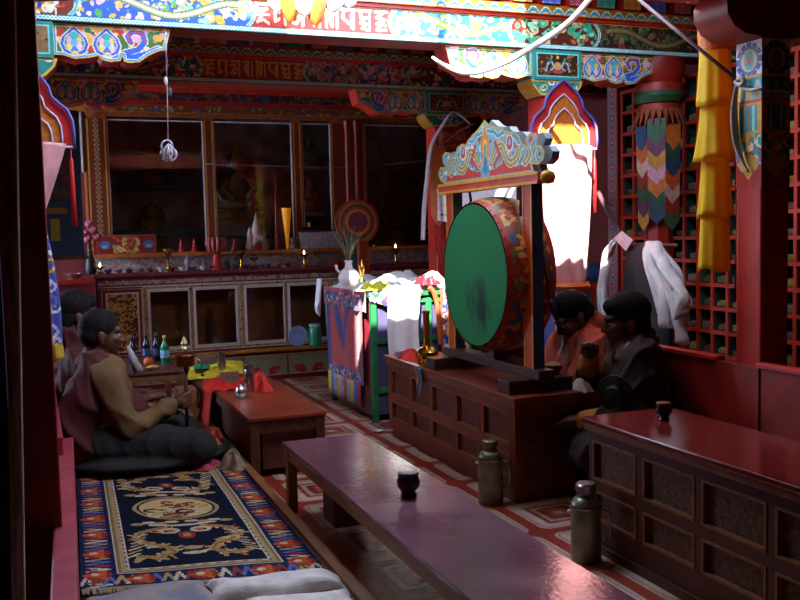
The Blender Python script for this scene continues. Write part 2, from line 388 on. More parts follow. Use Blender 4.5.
def letters(cv, x0, x1, z0, z1, c):
    n = len(GLYPHS); w = (x1-x0)/n
    for k, g in enumerate(GLYPHS):
        for st in g: cv.line([(x0+w*(k+.06+.86*a), z0+(z1-z0)*b) for a,b in st], .0165, c)
def cloud_band(cv, x0, x1, bgc, rng, dens=1.0, pal=PAL, body=None):
    cv.clip = (cv.X >= x0) & (cv.X < x1); cv.rect(x0, 0, x1, cv.h, bgc); w = x1-x0
    cv.speck(rng, int(60*w*dens), pal, .012, .030, x0, 0, x1, cv.h); cv.scrolls(rng, int(26*w*dens), pal, .05, .013, x0, .01, x1, cv.h); cv.speck(rng, int(50*w*dens), pal, .006, .015, x0, 0, x1, cv.h)
    if body:   # a long winding creature
        pts = [(x0+w*t, cv.h*(.5+.28*math.sin(t*w*8))) for t in np.linspace(.06,.94,40)]
        cv.line(pts, .05, body[1]); cv.line(pts, .034, body[0]); cv.line(pts, .010, body[2])
    cv.clip = None
def cartouche_edge(cv, x, sg, c='#3fb5ad'):
    pts = [(x+sg*.05*(1-((b-.5)*2)**2), cv.h*b) for b in np.linspace(0,1,9)]; cv.line(pts, .022, '#e8e6d0'); cv.line(pts, .014, c)
def beam(name, label, y, x0, x1, z0, paint, seed, chainc='#39b7c4', depth=.24):
    r = thing(name, label, None, kind='structure'); rng = random.Random(seed)
    box('beam_core', (x0, x1, y, y+depth, z0, z0+.22), 'red_dark', r)
    cv = Cv(x1-x0, .178, .006, '#5a1c16'); paint(cv, rng); panel('painted_band', cv, face_y(x0, y-.004, z0+.04), 'paint', r)
    # knotted chain moulding along the lower edge
    ch = Cv(x1-x0, .034, .004, chainc); k = np.sin(ch.X*PI*2/.045)*.010
    ch.put(np.abs(ch.Y-.017-k) < .0045, '#d9f2ee'); ch.put(np.abs(ch.Y-.017+k) < .0045, '#d9f2ee'); ch.put(ch.Y < .004, '#14605a'); ch.put(ch.Y > .030, '#14605a')
    mb = MB().box(x0, x1, y-.016, y, z0+.004, z0+.040); mb.build('chain_moulding', 'teal_paint', r)
    panel('chain_knots', ch, face_y(x0, y-.018, z0+.005), 'paint', r)
    # scalloped petal frieze, then the joist ends
    box('fillet', (x0, x1, y-.02, y+depth, z0+.22, z0+.245), 'red_paint', r)
    fr = Cv(x1-x0, .066, .005, '#8a5a1e'); t = (fr.X % .105)/.105-.5
    fr.put(fr.Y < .058-.20*t*t, '#e9dcb0'); fr.put(fr.Y < .050-.20*t*t, '#2d9c66'); fr.put(fr.Y < .036-.20*t*t, '#2a5fc0'); fr.put(fr.Y < .022-.2*t*t, '#c8a040'); fr.put(fr.Y < .006, '#b03a22')
    box('frieze_core', (x0, x1, y-.04, y+depth, z0+.245, z0+.311), 'gold_paint', r)
    panel('petal_frieze', fr, face_y(x0, y-.043, z0+.245), 'paint', r)
    box('joist_bed', (x0, x1, y-.02, y+depth, z0+.311, z0+.325), 'red_paint', r)
    x = x0+.05; i = 0; jm = []
    for cc, dd in (('#2d3f8a','#8a9ad8'),('#8a2a3a','#d88aa0'),('#1f6a5a','#6ac0a0'),('#9a5a1e','#e0a850')):
        cj = Cv(.15, .09, .006, cc); q = np.sin(cj.X*PI*2/.022)*np.sin(cj.Y*PI*2/.022); cj.put(q > .35, dd); jm.append(cj)
    while x < x1-.1:
        box('joist_end', (x, x+.15, y-.05, y+depth, z0+.325, z0+.415), 'red_dark', r)
        if -.4 < x < 5: panel('joist_cover', jm[i%4], face_y(x, y-.053, z0+.325), 'paint', r)
        x += .235; i += 1
    box('ceiling_board', (x0, x1, y-.06, y+depth, z0+.415, ZC), 'red_dark', r)
    return r
def bx(px, y=6.0): return PY(y, px, 30).x
def paint_mid(cv, rng):
    X0 = -2.2; f = lambda px: bx(px)-X0
    cloud_band(cv, 0, f(75), '#7a2a1e', rng); cloud_band(cv, f(75), f(252), '#2c5cb8', rng, 1.0, ['#e8dfb8','#c9b04a','#5aa84a','#e9b9c4','#7fc6d8','#e2b53c','#f0ead8'], ('#b9b48a','#4d7a3a','#e8e2c0'))
    cv.rect(f(252), 0, f(392), cv.h, '#b02222'); letters(cv, f(254), f(389), .02, .16, '#dccf9a')
    cloud_band(cv, f(392), f(511), '#2c86a8', rng, 1.1, ['#e8dfb8','#c9b04a','#2a9a5a','#7fd0d8','#e2b53c','#2a63c8'], ('#c9b83a','#2f7a4a','#f0e8b0'))
    cloud_band(cv, f(511), f(597), '#5c2018', rng, .8, ['#3fae8a','#2f9f6f','#d8c48a','#c8602a','#7fd0a8']); cloud_band(cv, f(597), cv.w, '#33241c', rng, .6, ['#6a5a3a','#8a7a4a','#3a6a4a','#7a3a2a'], ('#7a6a42','#4a3a22','#9a8a5a'))
    for px, sg in ((75,1),(252,1),(392,-1),(511,-1),(597,1)): cartouche_edge(cv, f(px)-.03*sg, sg)
    cv.rect(0, .170, cv.w, .178, '#d8b24a')
def paint_far(cv, rng):
    X0 = -2.2; f = lambda px: PY(8.0, px, 70).x-X0
    cloud_band(cv, 0, f(200), '#33484a', rng, 1.0, PAL, ('#8a5a3a','#3a2a1e','#b08a5a')); cv.rect(f(200), 0, f(306), cv.h, '#a8201e'); letters(cv, f(203), f(304), .018, .16, '#c9a04a')
    cloud_band(cv, f(306), f(410), '#3a4a6a', rng, 1.2, ['#c9803a','#d8a0a8','#5a8ab8','#c8b088','#b84a3a']); cloud_band(cv, f(410), cv.w, '#5a1f1a', rng, .8)
    for px, sg in ((200,1),(306,-1),(410,-1)): cartouche_edge(cv, f(px)-.03*sg, sg)
beam('ceiling_beam', 'painted beam with gold syllables on red between the draped columns', 6.0, -2.2, XR, 2.915, paint_mid, 3)
beam('ceiling_beam', 'painted beam with gold syllables nearer the altar', 8.0, -2.2, XR, 2.915, paint_far, 5, '#3d8a94')
nb = thing('ceiling_beam', 'red soffit of the dark beam above the post with the yellow banner', None, kind='structure')
box('beam_core', (XL, XR, 3.82, 4.2, 2.83, 3.02), 'red_dark', nb)
for k in range(9):
    xx = 1.2+.36*k; box('soffit_board', (xx, xx+.345, 3.83, 4.19, 2.812, 2.83), 'red_paint', nb)

ARM = [(0,0),(.70,0),(.665,-.13),(.62,-.14),(.56,-.17),(.50,-.215),(.43,-.22),(.405,-.21),(.40,-.175),(.39,-.21),(.33,-.22),(.28,-.21),(.26,-.185),(.2,-.20),(.12,-.21),(.05,-.19),(0,-.19)]
def bracket(name, label, cx, y, z, seed, arm=ARM, half=.20, depth=.2, block_bg='#3a241a'):
    r = thing(name, label, None, (cx, y, z), kind='structure'); rng = random.Random(seed)
    for sg in (-1, 1):
        o = (cx+sg*half, y+depth, z); L_ = max(a for a,b in arm)
        out = arm if sg > 0 else [(-a,b) for a,b in arm][::-1]
        MB().prism(out, o, (1,0,0), (0,0,1), depth).build('bracket_arm', 'red_paint', r)
        cv = Cv(L_, .26, .005, '#3d6a2e'); pp = [(a if sg > 0 else L_-a, b+.26) for a,b in arm]; cv.a = cv.inside(pp)
        cv.speck(rng, 150, ['#c9a03a','#2f7a4a','#c8352a','#e2b53c','#e9a9bd','#8ab04a','#d07a30','#e8d890'], .010, .024)
        q = lambda a: a if sg > 0 else L_-a
        for a, b in ((.62,.2),(.45,.22),(.27,.23)): cv.ell(q(a), b, .03, .022, rng.choice(['#e9b9c8','#d8584a','#e8a03a']))
        s_ = [(q(a), b) for a,b in ((.455,.165),(.435,.20),(.47,.235),(.525,.225),(.54,.175),(.50,.125),(.42,.10),(.33,.062),(.45,.072),(.55,.10),(.62,.135))]
        cv.line(s_, .045, '#e8dcc0'); cv.line(s_, .034, '#2a63c8'); cv.line(s_[:5], .010, '#c8352a')
        d = cv.dist(pp+[pp[0]]); cv.put((d < .022)&(cv.Y < .245), '#e8e0c0'); cv.put((d < .017)&(cv.Y < .245), '#3f9fd0'); cv.put((d < .007), '#d8b24a')
        cv.lotus(q(.12), .155, .076); cv.lotus(q(.31), .155, .076)
        panel('bracket_painting', cv, (lambda x00: (lambda U,V: (x00+U, y-.003+0*U, z-.26+V)))(o[0] if sg > 0 else o[0]-L_), 'paint', r)
    # block over the column, in two tiers
    box('bracket_block', (cx-half, cx+half, y-.03, y+depth, z-.215, z), 'teal_paint', r)
    cv = Cv(2*half, .215, .005, '#2a8f86'); cv.rect(.02,.02,2*half-.02,.195,'#7fd0d0'); cv.rect(.03,.03,2*half-.03,.185,block_bg); cv.speck(rng, 60, ['#8a6a3a','#5a3a22','#a8803a'], .004, .010, .03, .03, 2*half-.03, .185)
    for sg in (-1,1):
        cv.line([(half+sg*a, b) for a,b in ((.10,.06),(.085,.12),(.05,.13),(.03,.09),(.06,.07))], .012, '#9ab8c8'); cv.ell(half+sg*.06, .14, .012, .02, '#2f8a6a')
    cv.ell(half, .10, .03, .03, '#c8a05a'); cv.ell(half, .06, .045, .016, '#b8403a'); cv.ell(half, .165, .012, .012, '#e2b53c')
    panel('block_painting', cv, face_y(cx-half, y-.034, z-.215), 'paint', r)
    low = [(-half-.02,0),(half+.02,0),(half,-.05),(half-.06,-.115),(-half+.06,-.115),(-half,-.05)]
    MB().prism(low, (cx, y+depth, z-.215), (1,0,0), (0,0,1), depth+.02).build('bracket_cushion', 'gold_paint', r)
    cv = Cv(2*half+.04, .115, .005, '#2a8f86'); cv.a = cv.inside([(a+half+.02, b+.115) for a,b in low]); cv.scrolls(rng, 14, ['#bfe0e0','#e8e6d0','#14605a','#d8b24a'], .04, .010)
    d = cv.dist([(a+half+.02, b+.115) for a,b in low]); cv.put((d < .014), '#d8b24a')
    panel('cushion_painting', cv, face_y(cx-half-.02, y-.024, z-.33), 'paint', r)
    return r
COLX = (-.07, 3.635)
for cx, s in zip(COLX, ('left','right')):
    bracket('beam_bracket', f'painted bracket with blue lotus arches above the {s} draped column', cx, 6.02, 2.913, 11 if s == 'left' else 12, block_bg='#8a6a4a' if s == 'left' else '#3a241a')
    bracket('beam_bracket', f'dim painted bracket on the {s} of the beam nearer the altar', cx, 8.02, 2.913, 21, block_bg='#6a2a1e')
NARM = [(0,0),(.30,0),(.34,-.06),(.335,-.13),(.29,-.19),(.22,-.225),(.12,-.235),(0,-.24)]
for cx in (-.07, 3.675):
    r = thing('beam_bracket', 'dark rounded red bracket on top of the %s near post' % ('left' if cx < 1 else 'right'), None, kind='structure')
    for sg in (-1, 1):
        out = NARM if sg > 0 else [(-a,b) for a,b in NARM][::-1]
        MB().prism(out, (cx, 4.10, 2.812), (1,0,0), (0,0,1), .26).build('bracket_arm', 'red_dark', r, smooth='auto')

# ------------------------------------------------------------------ columns
def column(label, cx, cy, w, z1, m='red_paint', base=True):
    r = thing('column', label, None, (cx, cy, 0), kind='structure')
    box('shaft', (cx-w/2, cx+w/2, cy-w/2, cy+w/2, .12 if base else 0, z1), m, r, bev=.01)
    if base: box('base_stone', (cx-w/2-.04, cx+w/2+.04, cy-w/2-.04, cy+w/2+.04, 0, .12), 'plaster', r, bev=.01)
    return r
for cx, s in zip(COLX, ('left','right')):
    column(f'red column on the {s}, hidden behind its silk drapes', cx, 6.14, .22, 2.585)
    column(f'red column on the {s} before the altar', cx, 8.14, .22, 2.585)
pr = column('red square post with painted top beside the yellow banner', 3.675, 3.95, .19, 2.572)
cv = Cv(.19, .78, .005, '#a8241e'); rng = random.Random(8)
cv.rect(0,.60,.19,.78,'#e6e2da'); cv.ell(.095,.68,.075,.075,'#3a5a9a'); cv.ell(.095,.68,.06,.06,'#c9b48a'); cv.ell(.095,.68,.035,.05,'#3f9f9a'); cv.ell(.095,.68,.015,.02,'#c8352a')
for a in range(12): cv.ell(.095+.085*math.cos(a*PI/6), .68+.085*math.sin(a*PI/6), .012, .02, '#2a4a9a', a*PI/6)
cv.rect(0,.585,.19,.60,'#d8983a'); cv.rect(0,.47,.19,.585,'#2f8f8f')
for k in range(3): cv.ell(.03+.065*k,.50,.030,.07,'#7fc0d0'); cv.ell(.03+.065*k,.50,.018,.05,'#d8b040')
cv.rect(0,.455,.19,.47,'#c8352a'); cv.rect(0,.28,.19,.455,'#d8953a'); cv.rect(.03,.30,.16,.44,'#2f9088'); cv.line([(.06,.43),(.06,.31)],.016,'#8fd0c8'); cv.line([(.13,.43),(.13,.31)],.016,'#8fd0c8'); cv.line([(.095,.43),(.095,.31)],.012,'#c8602a')
cv.rect(0,.14,.19,.28,'#c8a050'); cv.speck(rng, 60, ['#3a7ab8','#e2b53c','#c8352a','#e8e0cc','#2f9f8f','#d07a30'], .010, .022, 0, .13, .19, .28)
cv.ell(.095,.13,.075,.05,'#c8a050'); cv.poly([(.05,.10),(.14,.10),(.095,.04)], '#b89038')
panel('post_painting', cv, face_x(3.578, 4.045, 1.79), 'paint', pr)
panel('post_painting', cv, face_y(3.58, 3.852, 1.79), 'paint', pr)
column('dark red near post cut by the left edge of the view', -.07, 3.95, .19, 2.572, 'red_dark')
# ------------------------------------------------------------------ seats, tables and chests
mat('table_top', '#6e444e', 0.19, var=.16, scale=2.6, bump=.10, bscale=38, rvar=.07, spec=.6)
mat('table_top_red', '#8a3820', 0.3, var=.2, scale=4, bump=.02, bscale=40)
mat('pine', '#8a5a34', 0.5, var=.25, scale=5, stretch=(6,.6,6), bump=.05)
mat('brown_wood', '#5a2c1e', 0.5, var=.3, scale=5, stretch=(4,1,4), bump=.05)
mat('chest_red', '#74301f', 0.36, var=.2, scale=7, bump=.05)
mat('chest_panel', '#5e2618', 0.42, var=.28, scale=22, bump=.12, bscale=70)
mat('chest_trim', '#7e4a28', 0.4, var=.2, scale=20)
mat('carved_panel', '#3c1c10', 0.5, var=.4, scale=40, bump=.6, bscale=75, c2='#6a3c18')
mat('lacquer_top', '#6a1c18', 0.15, var=.2, scale=4, bump=.04, bscale=30, spec=.6)
mat('lacquer_body', '#481a10', 0.45, var=.25, scale=8, bump=.05)
def low_table(name, label, x0, x1, y0, y1, z, topm, legm, apron=.075, leg=.055):
    r = thing(name, label, 'table', ((x0+x1)/2, (y0+y1)/2, 0))
    box('table_top', (x0, x1, y0, y1, z-.022, z), topm, r, bev=.004)
    i = .02
    box('apron', (x0+i, x0+i+.02, y0+.05, y1-.05, z-.022-apron, z-.022), legm, r); box('apron', (x1-i-.02, x1-i, y0+.05, y1-.05, z-.022-apron, z-.022), legm, r)
    box('apron', (x0+.05, x1-.05, y0+i, y0+i+.02, z-.022-apron, z-.022), legm, r); box('apron', (x0+.05, x1-.05, y1-i-.02, y1-i, z-.022-apron, z-.022), legm, r)
    for xx in (x0+.012, x1-.012-leg):
        for yy in (y0+.012, y1-.012-leg): box('leg', (xx, xx+leg, yy, yy+leg, 0, z-.022), legm, r, bev=.003)
    return r
low_table('low_table', 'long low table with worn purplish brown top, holding one dark cup', 1.235, 1.715, 1.75, 5.09, .413, 'table_top', 'pine')
lt = low_table('low_table', 'low reddish table before the left monks, spread with red and yellow cloths', 1.2, 1.73, 5.84, 8.7, .41, 'table_top_red', 'brown_wood', .09, .06)
box('end_board', (1.30, 1.66, 5.90, 5.915, .05, .33), 'brown_wood', lt)
box('side_board', (1.255, 1.27, 5.95, 8.6, .05, .33), 'brown_wood', lt); box('side_board', (1.66, 1.675, 5.95, 8.6, .05, .33), 'brown_wood', lt)
def framed(r, xf, ys, rows, th, m, tm, sub='panel'):
    """recessed panels with raised beading on a face looking to -x"""
    for y0, y1 in ys:
        for z0, z1 in rows:
            box('panel', (xf+.022, xf+.03, y0, y1, z0, z1), m, r)
            mb = MB(); t = .011
            mb.box(xf-.004, xf+.022, y0, y1, z0, z0+t); mb.box(xf-.004, xf+.022, y0, y1, z1-t, z1); mb.box(xf-.004, xf+.022, y0, y0+t, z0+t, z1-t); mb.box(xf-.004, xf+.022, y1-t, y1, z0+t, z1-t)
            mb.build('panel_beading', tm, r)
def face_grid(mb, x0, x1, y0, y1, z0, z1, ys, rows):
    """solid frame between the panel openings"""
    yc = sorted({y0, y1, *[q for p in ys for q in p]}); zc = sorted({z0, z1, *[q for p in rows for q in p]})
    for a, b in zip(yc[:-1], yc[1:]):
        hole_y = any(abs(a-p[0]) < 1e-6 for p in ys)
        if not hole_y: mb.box(x0, x1, a, b, z0, z1); continue
        for c, d in zip(zc[:-1], zc[1:]):
            if not any(abs(c-p[0]) < 1e-6 for p in rows): mb.box(x0, x1, a, b, c, d)
ch = thing('wooden_chest', 'long red brown panelled chest carrying the great green drum', 'chest', (2.71, 5.67, 0))
ys = [(6.27,6.64),(5.88,6.22),(5.47,5.84),(5.09,5.43),(4.69,5.04)]; rows = [(.145,.285),(.335,.53)]
box('body', (2.53, 2.91, 4.64, 6.70, .06, .605), 'chest_red', ch)
mb = MB(); face_grid(mb, 2.5, 2.53, 4.63, 6.71, .06, .605, ys, rows); mb.build('front_frame', 'chest_red', ch)
framed(ch, 2.5, ys, rows, .02, 'chest_panel', 'chest_trim')
box('top_board', (2.475, 2.935, 4.59, 6.74, .605, .635), 'chest_red', ch, bev=.006); box('cornice', (2.49, 2.92, 4.61, 6.72, .575, .605), 'chest_trim', ch)
box('plinth', (2.52, 2.9, 4.66, 6.68, 0, .06), 'chest_red', ch)
for z0, z1 in ((.12,.30),(.34,.54)): box('end_panel', (2.56, 2.88, 4.632, 4.64, z0, z1), 'chest_panel', ch)
rt = thing('table_chest', 'low lacquered table with carved side panels, one dark cup on top', 'table', (2.73, 2.9, 0))
ys = [(3.472,3.824),(3.064,3.417),(2.654,3.018),(2.25,2.608),(1.84,2.20)]; rows = [(.15,.30),(.355,.55)]
box('body', (2.53, 2.97, 1.75, 3.85, .04, .62), 'lacquer_body', rt)
mb = MB(); face_grid(mb, 2.5, 2.53, 1.75, 3.86, .04, .605, ys, rows); mb.build('front_frame', 'lacquer_body', rt)
framed(rt, 2.5, ys, rows, .02, 'carved_panel', 'chest_trim')
box('top_board', (2.465, 3.0, 1.7, 3.88, .635, .66), 'lacquer_top', rt, bev=.006); box('cornice', (2.478, 2.985, 1.72, 3.87, .60, .635), 'chest_trim', rt)
box('plinth', (2.48, 2.98, 1.72, 3.86, 0, .04), 'lacquer_body', rt)
# seat backs
b1 = thing('bench_rail', 'red painted backrest board behind the two monks on the left', 'bench rail', (.06, 6.6, 0))
MB().bar((.035,5.16,.30), (.01,8.1,.30), .05, .50).build('board', 'red_rail', b1, bev=.008)
b2 = thing('bench_rail', 'pinkish red backrest rail beside the dragon carpet, cut by the bottom edge', 'bench rail', (.05, 4, 0))
MB().bar((.078,5.62,.235), (-.01,2.2,.235), .085, .43).build('board', 'red_rail', b2, bev=.008)
b3 = thing('bench_rail', 'red panelled backrest behind the monks on the right', 'bench rail', (3.55, 4.6, 0))
for y0, y1 in ((4.14,5.9),(2.0,3.80)): box('board', (3.525, 3.56, y0, y1, 0, .83), 'red_dark', b3, bev=.008)
for y0, y1 in ((4.12,5.92),(1.98,3.82)): box('cap_rail', (3.51, 3.575, y0, y1, .83, .86), 'red_paint', b3, bev=.006)
box('board', (3.515, 3.55, 3.80, 4.14, 0, .835), 'red_dark', b3)
s1 = thing('seat_platform', 'low wooden platform under the dragon carpet', 'platform', (.62, 4.8, 0))
box('deck', (.13, 1.17, 2.2, 8.8, .02, .085), 'brown_wood', s1); MB().bar((1.165,2.2,.055),(1.18,8.8,.055),.05,.11).build('edge_board', 'pine', s1)
s2 = thing('seat_platform', 'low platform where the right hand monks sit', 'platform', (3.25, 4.3, 0))
box('deck', (3.02, 3.505, 2.0, 5.9, 0, .12), 'brown_wood', s2); box('cushion', (3.04, 3.5, 4.15, 5.85, .12, .20), mat('maroon_pad', '#5a1a22', .9, bump=.2), s2, bev=.03)

# ------------------------------------------------------------------ carpets on the platform
def carpet_canvas():
    W, H = 1.06, 2.35; cv = Cv(W, H, .0075, '#16203e'); rng = random.Random(4)
    R, B, T, C, N_ = '#8e3022', '#27407e', '#ab8c5c', '#c4b698', '#0d1528'
    cv.rect(0, 0, W, H, '#1a2244'); b = .155
    # outer border with stepped zigzags and red rosettes
    for k in range(60):
        t = k*.05
        for x0, vert in ((b/2, 1), (W-b/2, 1)):
            if t < H: cv.line([(x0-.05, t), (x0+.05, t+.025), (x0-.05, t+.05)], .017, (C, '#8a3a30', '#4a68a8', T)[k%4])
        for y0 in (b/2, H-b/2):
            if t < W: cv.line([(t, y0-.05), (t+.025, y0+.05), (t+.05, y0-.05)], .017, (C, '#8a3a30', '#4a68a8', T)[k%4])
    pos = [(b/2, .15+.29*k) for k in range(8)]+[(W-b/2, .15+.29*k) for k in range(8)]+[(.26+.27*k, b/2) for k in range(3)]+[(.26+.27*k, H-b/2) for k in range(3)]
    for x, y in pos:
        cv.ell(x, y, .062, .062, R); cv.ell(x, y, .040, .040, '#b85628'); cv.ell(x-.015, y+.01, .018, .018, C)
        for a in range(6): cv.ell(x+.05*math.cos(a*PI/3), y+.05*math.sin(a*PI/3), .018, .012, (R, '#c8562e')[a%2], a*PI/3)
    # tan guard stripes
    for i, (o, c) in enumerate(((b, C), (b+.012, '#7a6a4a'), (b+.024, T), (b+.045, '#27407e'), (b+.055, C), (b+.063, N_))): cv.rect(o, o, W-o, H-o, c)
    k = ((cv.X+cv.Y)//.03 % 2 == 0) & (cv.X > b+.045) & (cv.X < W-b-.045) & (cv.Y > b+.045) & (cv.Y < H-b-.045) & ~((cv.X > b+.055) & (cv.X < W-b-.055) & (cv.Y > b+.055) & (cv.Y < H-b-.055)); cv.put(k, C)
    cx, cy = W/2, H/2
    # centre medallion
    cv.ell(cx, cy, .235, .235, T); cv.ell(cx, cy, .215, .215, N_); cv.ell(cx, cy, .20, .20, '#c8ac78')
    cv.scrolls(rng, 22, [N_, '#b8863a', '#7a3a22', C], .07, .020, cx-.14, cy-.14, cx+.14, cy+.14)
    # four dragons
    for sx in (-1, 1):
        for sy in (-1, 1):
            f = lambda a, c: (cx+sx*a, cy+sy*c)
            body = [f(.05,.40),f(.13,.37),f(.22,.42),f(.26,.53),f(.20,.62),f(.12,.68),f(.09,.77),f(.16,.83),f(.26,.80)]
            for q in range(70):
                t = rng.random()*8; i = min(7,int(t)); px_, py_ = body[i][0]+(body[i+1][0]-body[i][0])*(t-i), body[i][1]+(body[i+1][1]-body[i][1])*(t-i)
                a_ = rng.uniform(0,2*PI); l_ = rng.uniform(.02,.075); cv.line([(px_,py_),(px_+l_*math.cos(a_),py_+l_*math.sin(a_))], rng.choice((.012,.018,.024)), rng.choice((T,C,'#b8883e','#c8ac78',N_,'#b8582e',T,'#c8a05a')))
            cv.line(body, .034, T); cv.line(body, .012, '#8a5a2a')
            cv.ell(*f(.08,.42), .055, .045, C); cv.ell(*f(.08,.42), .03, .02, '#b8582e'); cv.ell(*f(.10,.43), .012, .012, N_)
            for q in range(7): p0 = f(.20+.03*q*.3, .46+.05*q); cv.line([p0, (p0[0]+sx*.06, p0[1]+sy*.05)], .016, (C,T)[q%2])
            for q in range(4): cv.ell(*f(.05+.06*q, .27+.02*(q%2)), .035, .022, (C, T)[q%2])
    for sy in (-1, 1):
        cv.ell(cx, cy+sy*.50, .045, .06, R); cv.ell(cx, cy+sy*.50, .02, .03, T); cv.line([(cx-.16, cy+sy*.31),(cx-.05,cy+sy*.335),(cx+.05,cy+sy*.335),(cx+.16,cy+sy*.31)], .028, C)
        cv.ell(cx, cy+sy*.72, .05, .03, T); cv.ell(cx, cy+sy*.80, .06, .02, C)
    return cv
CPC = [Vector(p) for p in ((.088,4.10),(1.125,3.86),(1.145,6.10),(.155,6.50))]     # near-left, near-right, far-right, far-left
def carpet_fn(U, V, z=.094):
    u, v = U/1.06, V/2.35
    X = (1-v)*((1-u)*CPC[0].x+u*CPC[1].x)+v*((1-u)*CPC[3].x+u*CPC[2].x); Y = (1-v)*((1-u)*CPC[0].y+u*CPC[1].y)+v*((1-u)*CPC[3].y+u*CPC[2].y)
    return X, Y, z+.004*np.sin(X*9+Y*4)*np.sin(Y*7)
cp = thing('carpet', 'navy carpet with tan dragons, a round medallion and red bordered rosettes', 'carpet', (.62, 5.2, .085))
panel('pile', carpet_canvas(), carpet_fn, 'carpet_paint', cp)
mb = MB()
for k in range(130):
    t = (k+.5)/130; a = CPC[0].lerp(CPC[1], t); random.seed(k); l = .05+.02*random.random(); dx = random.uniform(-.012,.012)
    mb.add([(a.x-.004,a.y,.093),(a.x+.004,a.y,.093),(a.x+dx+.003,a.y-l,.089),(a.x+dx-.003,a.y-l,.089)], [(0,1,2,3)])
mb.build('fringe', mat('fringe', '#8a7a5a', .9), cp, solid=.002)['kind'] = 'stuff'
def mat_sheet(name, label, corners, z, th, m, lump=.006, seed=1, cat='blanket'):
    c = [Vector(p) for p in corners]; n1, n2 = 34, 12
    def f(u, v):
        p = c[0].lerp(c[1], u).lerp(c[3].lerp(c[2], u), v); e = min(1, 8*min(u,1-u), 5*min(v,1-v))
        return (p.x+.01*math.sin(v*9+seed), p.y+.012*math.sin(u*8+seed), z+th*e**.5+lump*math.sin(u*11+seed)*math.cos(v*7+u*3))
    return tag(MB().grid(f, n1, n2).build(name, m, None, smooth=True), label, cat)
mat('felt_white', '#dccfc4', .95, var=.12, bump=.3, bscale=90); mat('felt_pattern', '#b8a898', .95, var=.3, scale=9, c2='#7a7486', bump=.3)
mat_sheet('blanket', 'white felt blanket folded nearest the carpet fringe at the right', ((.60,3.70),(1.14,3.62),(1.14,3.80),(.60,3.92)), .088, .05, 'felt_white', seed=2)
mat_sheet('blanket', 'cream felt blanket folded at the bottom edge near the table', ((.60,3.30),(1.13,3.30),(1.13,3.60),(.62,3.66)), .088, .045, 'felt_white', seed=5)
mat_sheet('blanket', 'pale blanket with faded blue pattern beside the pink red rail', ((.10,3.35),(.60,3.40),(.60,3.98),(.10,3.98)), .088, .055, 'felt_pattern', seed=3)
mat_sheet('seat_mat', 'maroon mat under the folded felt blankets', ((.1,2.25),(1.14,2.25),(1.14,3.28),(.1,3.32)), .086, .03, mat('mat_maroon', '#5a2026', .95, bump=.3), seed=7, cat='mat')
# ------------------------------------------------------------------ altar: cabinet, counter, glazed case
mat('maroon', '#6e1a2a', .45, var=.2, scale=9); mat('white_line', '#cfc8c4', .5, var=.08)
mat('cab_inside', '#b0602e', .7, var=.25, scale=4); mat('case_inside', '#a0827e', .8, var=.35, scale=5, c2='#bca09c')
mat('case_wood', '#8a4a22', .45, var=.3, scale=18); mat('bronze', '#a87a38', .5, metal=.3, var=.35, scale=25); mat('dark_teal', '#1f4448', .6)
glass = glass_mat('glass', '#eef2f2', .8)
def ay(px, py=300, y=9.85): return PY(y, px, py).x
YA = 9.85
def brocade(w, h, res, bgc, pal, seed, dens=1.0, size=.03):
    cv = Cv(w, h, res, bgc); rng = random.Random(seed); n = int(w*h*420*dens)
    cv.scrolls(rng, n//2, pal, size, max(res*1.3, size*.22)); cv.speck(rng, n, pal, size*.18, size*.4); return cv
cab = thing('altar_cabinet', 'long painted altar cabinet with glazed doors and gold trim', 'cabinet', (2.2, 10.0, 0))
X0, X1 = .52, 4.6
box('body_back', (X0, X1, 10.28, 10.3, 0, 1.2), 'cab_inside', cab); box('body_floor', (X0, X1, 9.9, 10.28, .36, .39), 'cab_inside', cab)
box('body_side', (X0, X0+.03, 9.88, 10.28, 0, 1.2), 'maroon', cab); box('body_side', (X1-.03, X1, 9.88, 10.28, 0, 1.2), 'maroon', cab)
box('ledge', (X0, X1, 9.80, 9.95, .325, .36), 'gold_paint', cab, bev=.006)
box('plinth', (X0, X1, 9.89, 10.25, 0, .325), 'maroon', cab)
sk = Cv(X1-X0, .29, .008, '#8f9078')
for k in range(9):
    cx = .22+.5*k; sk.rect(cx-.25, 0, cx-.235, .29, '#7a1a2a'); sk.rect(cx-.02, 0, cx+.02, .29, '#7a1a2a') if False else None
    for s in (-1, 1):
        for q in range(4): sk.line([(cx+s*.04, .03+.0*q), (cx+s*(.06+.025*q), .10+.045*q-.018*q*q), (cx+s*(.10+.02*q), .06+.05*q-.010*q*q)], .024, '#a8242a')
sk.rect(0, 0, X1-X0, .03, '#7a1a2a'); sk.rect(0, .03, X1-X0, .04, '#c8b890'); sk.rect(0, .262, X1-X0, .29, '#7a1a2a'); sk.rect(0, .252, X1-X0, .262, '#c8b890')
panel('skirt_painting', sk, face_y(X0, 9.885, .02), 'paint', cab)
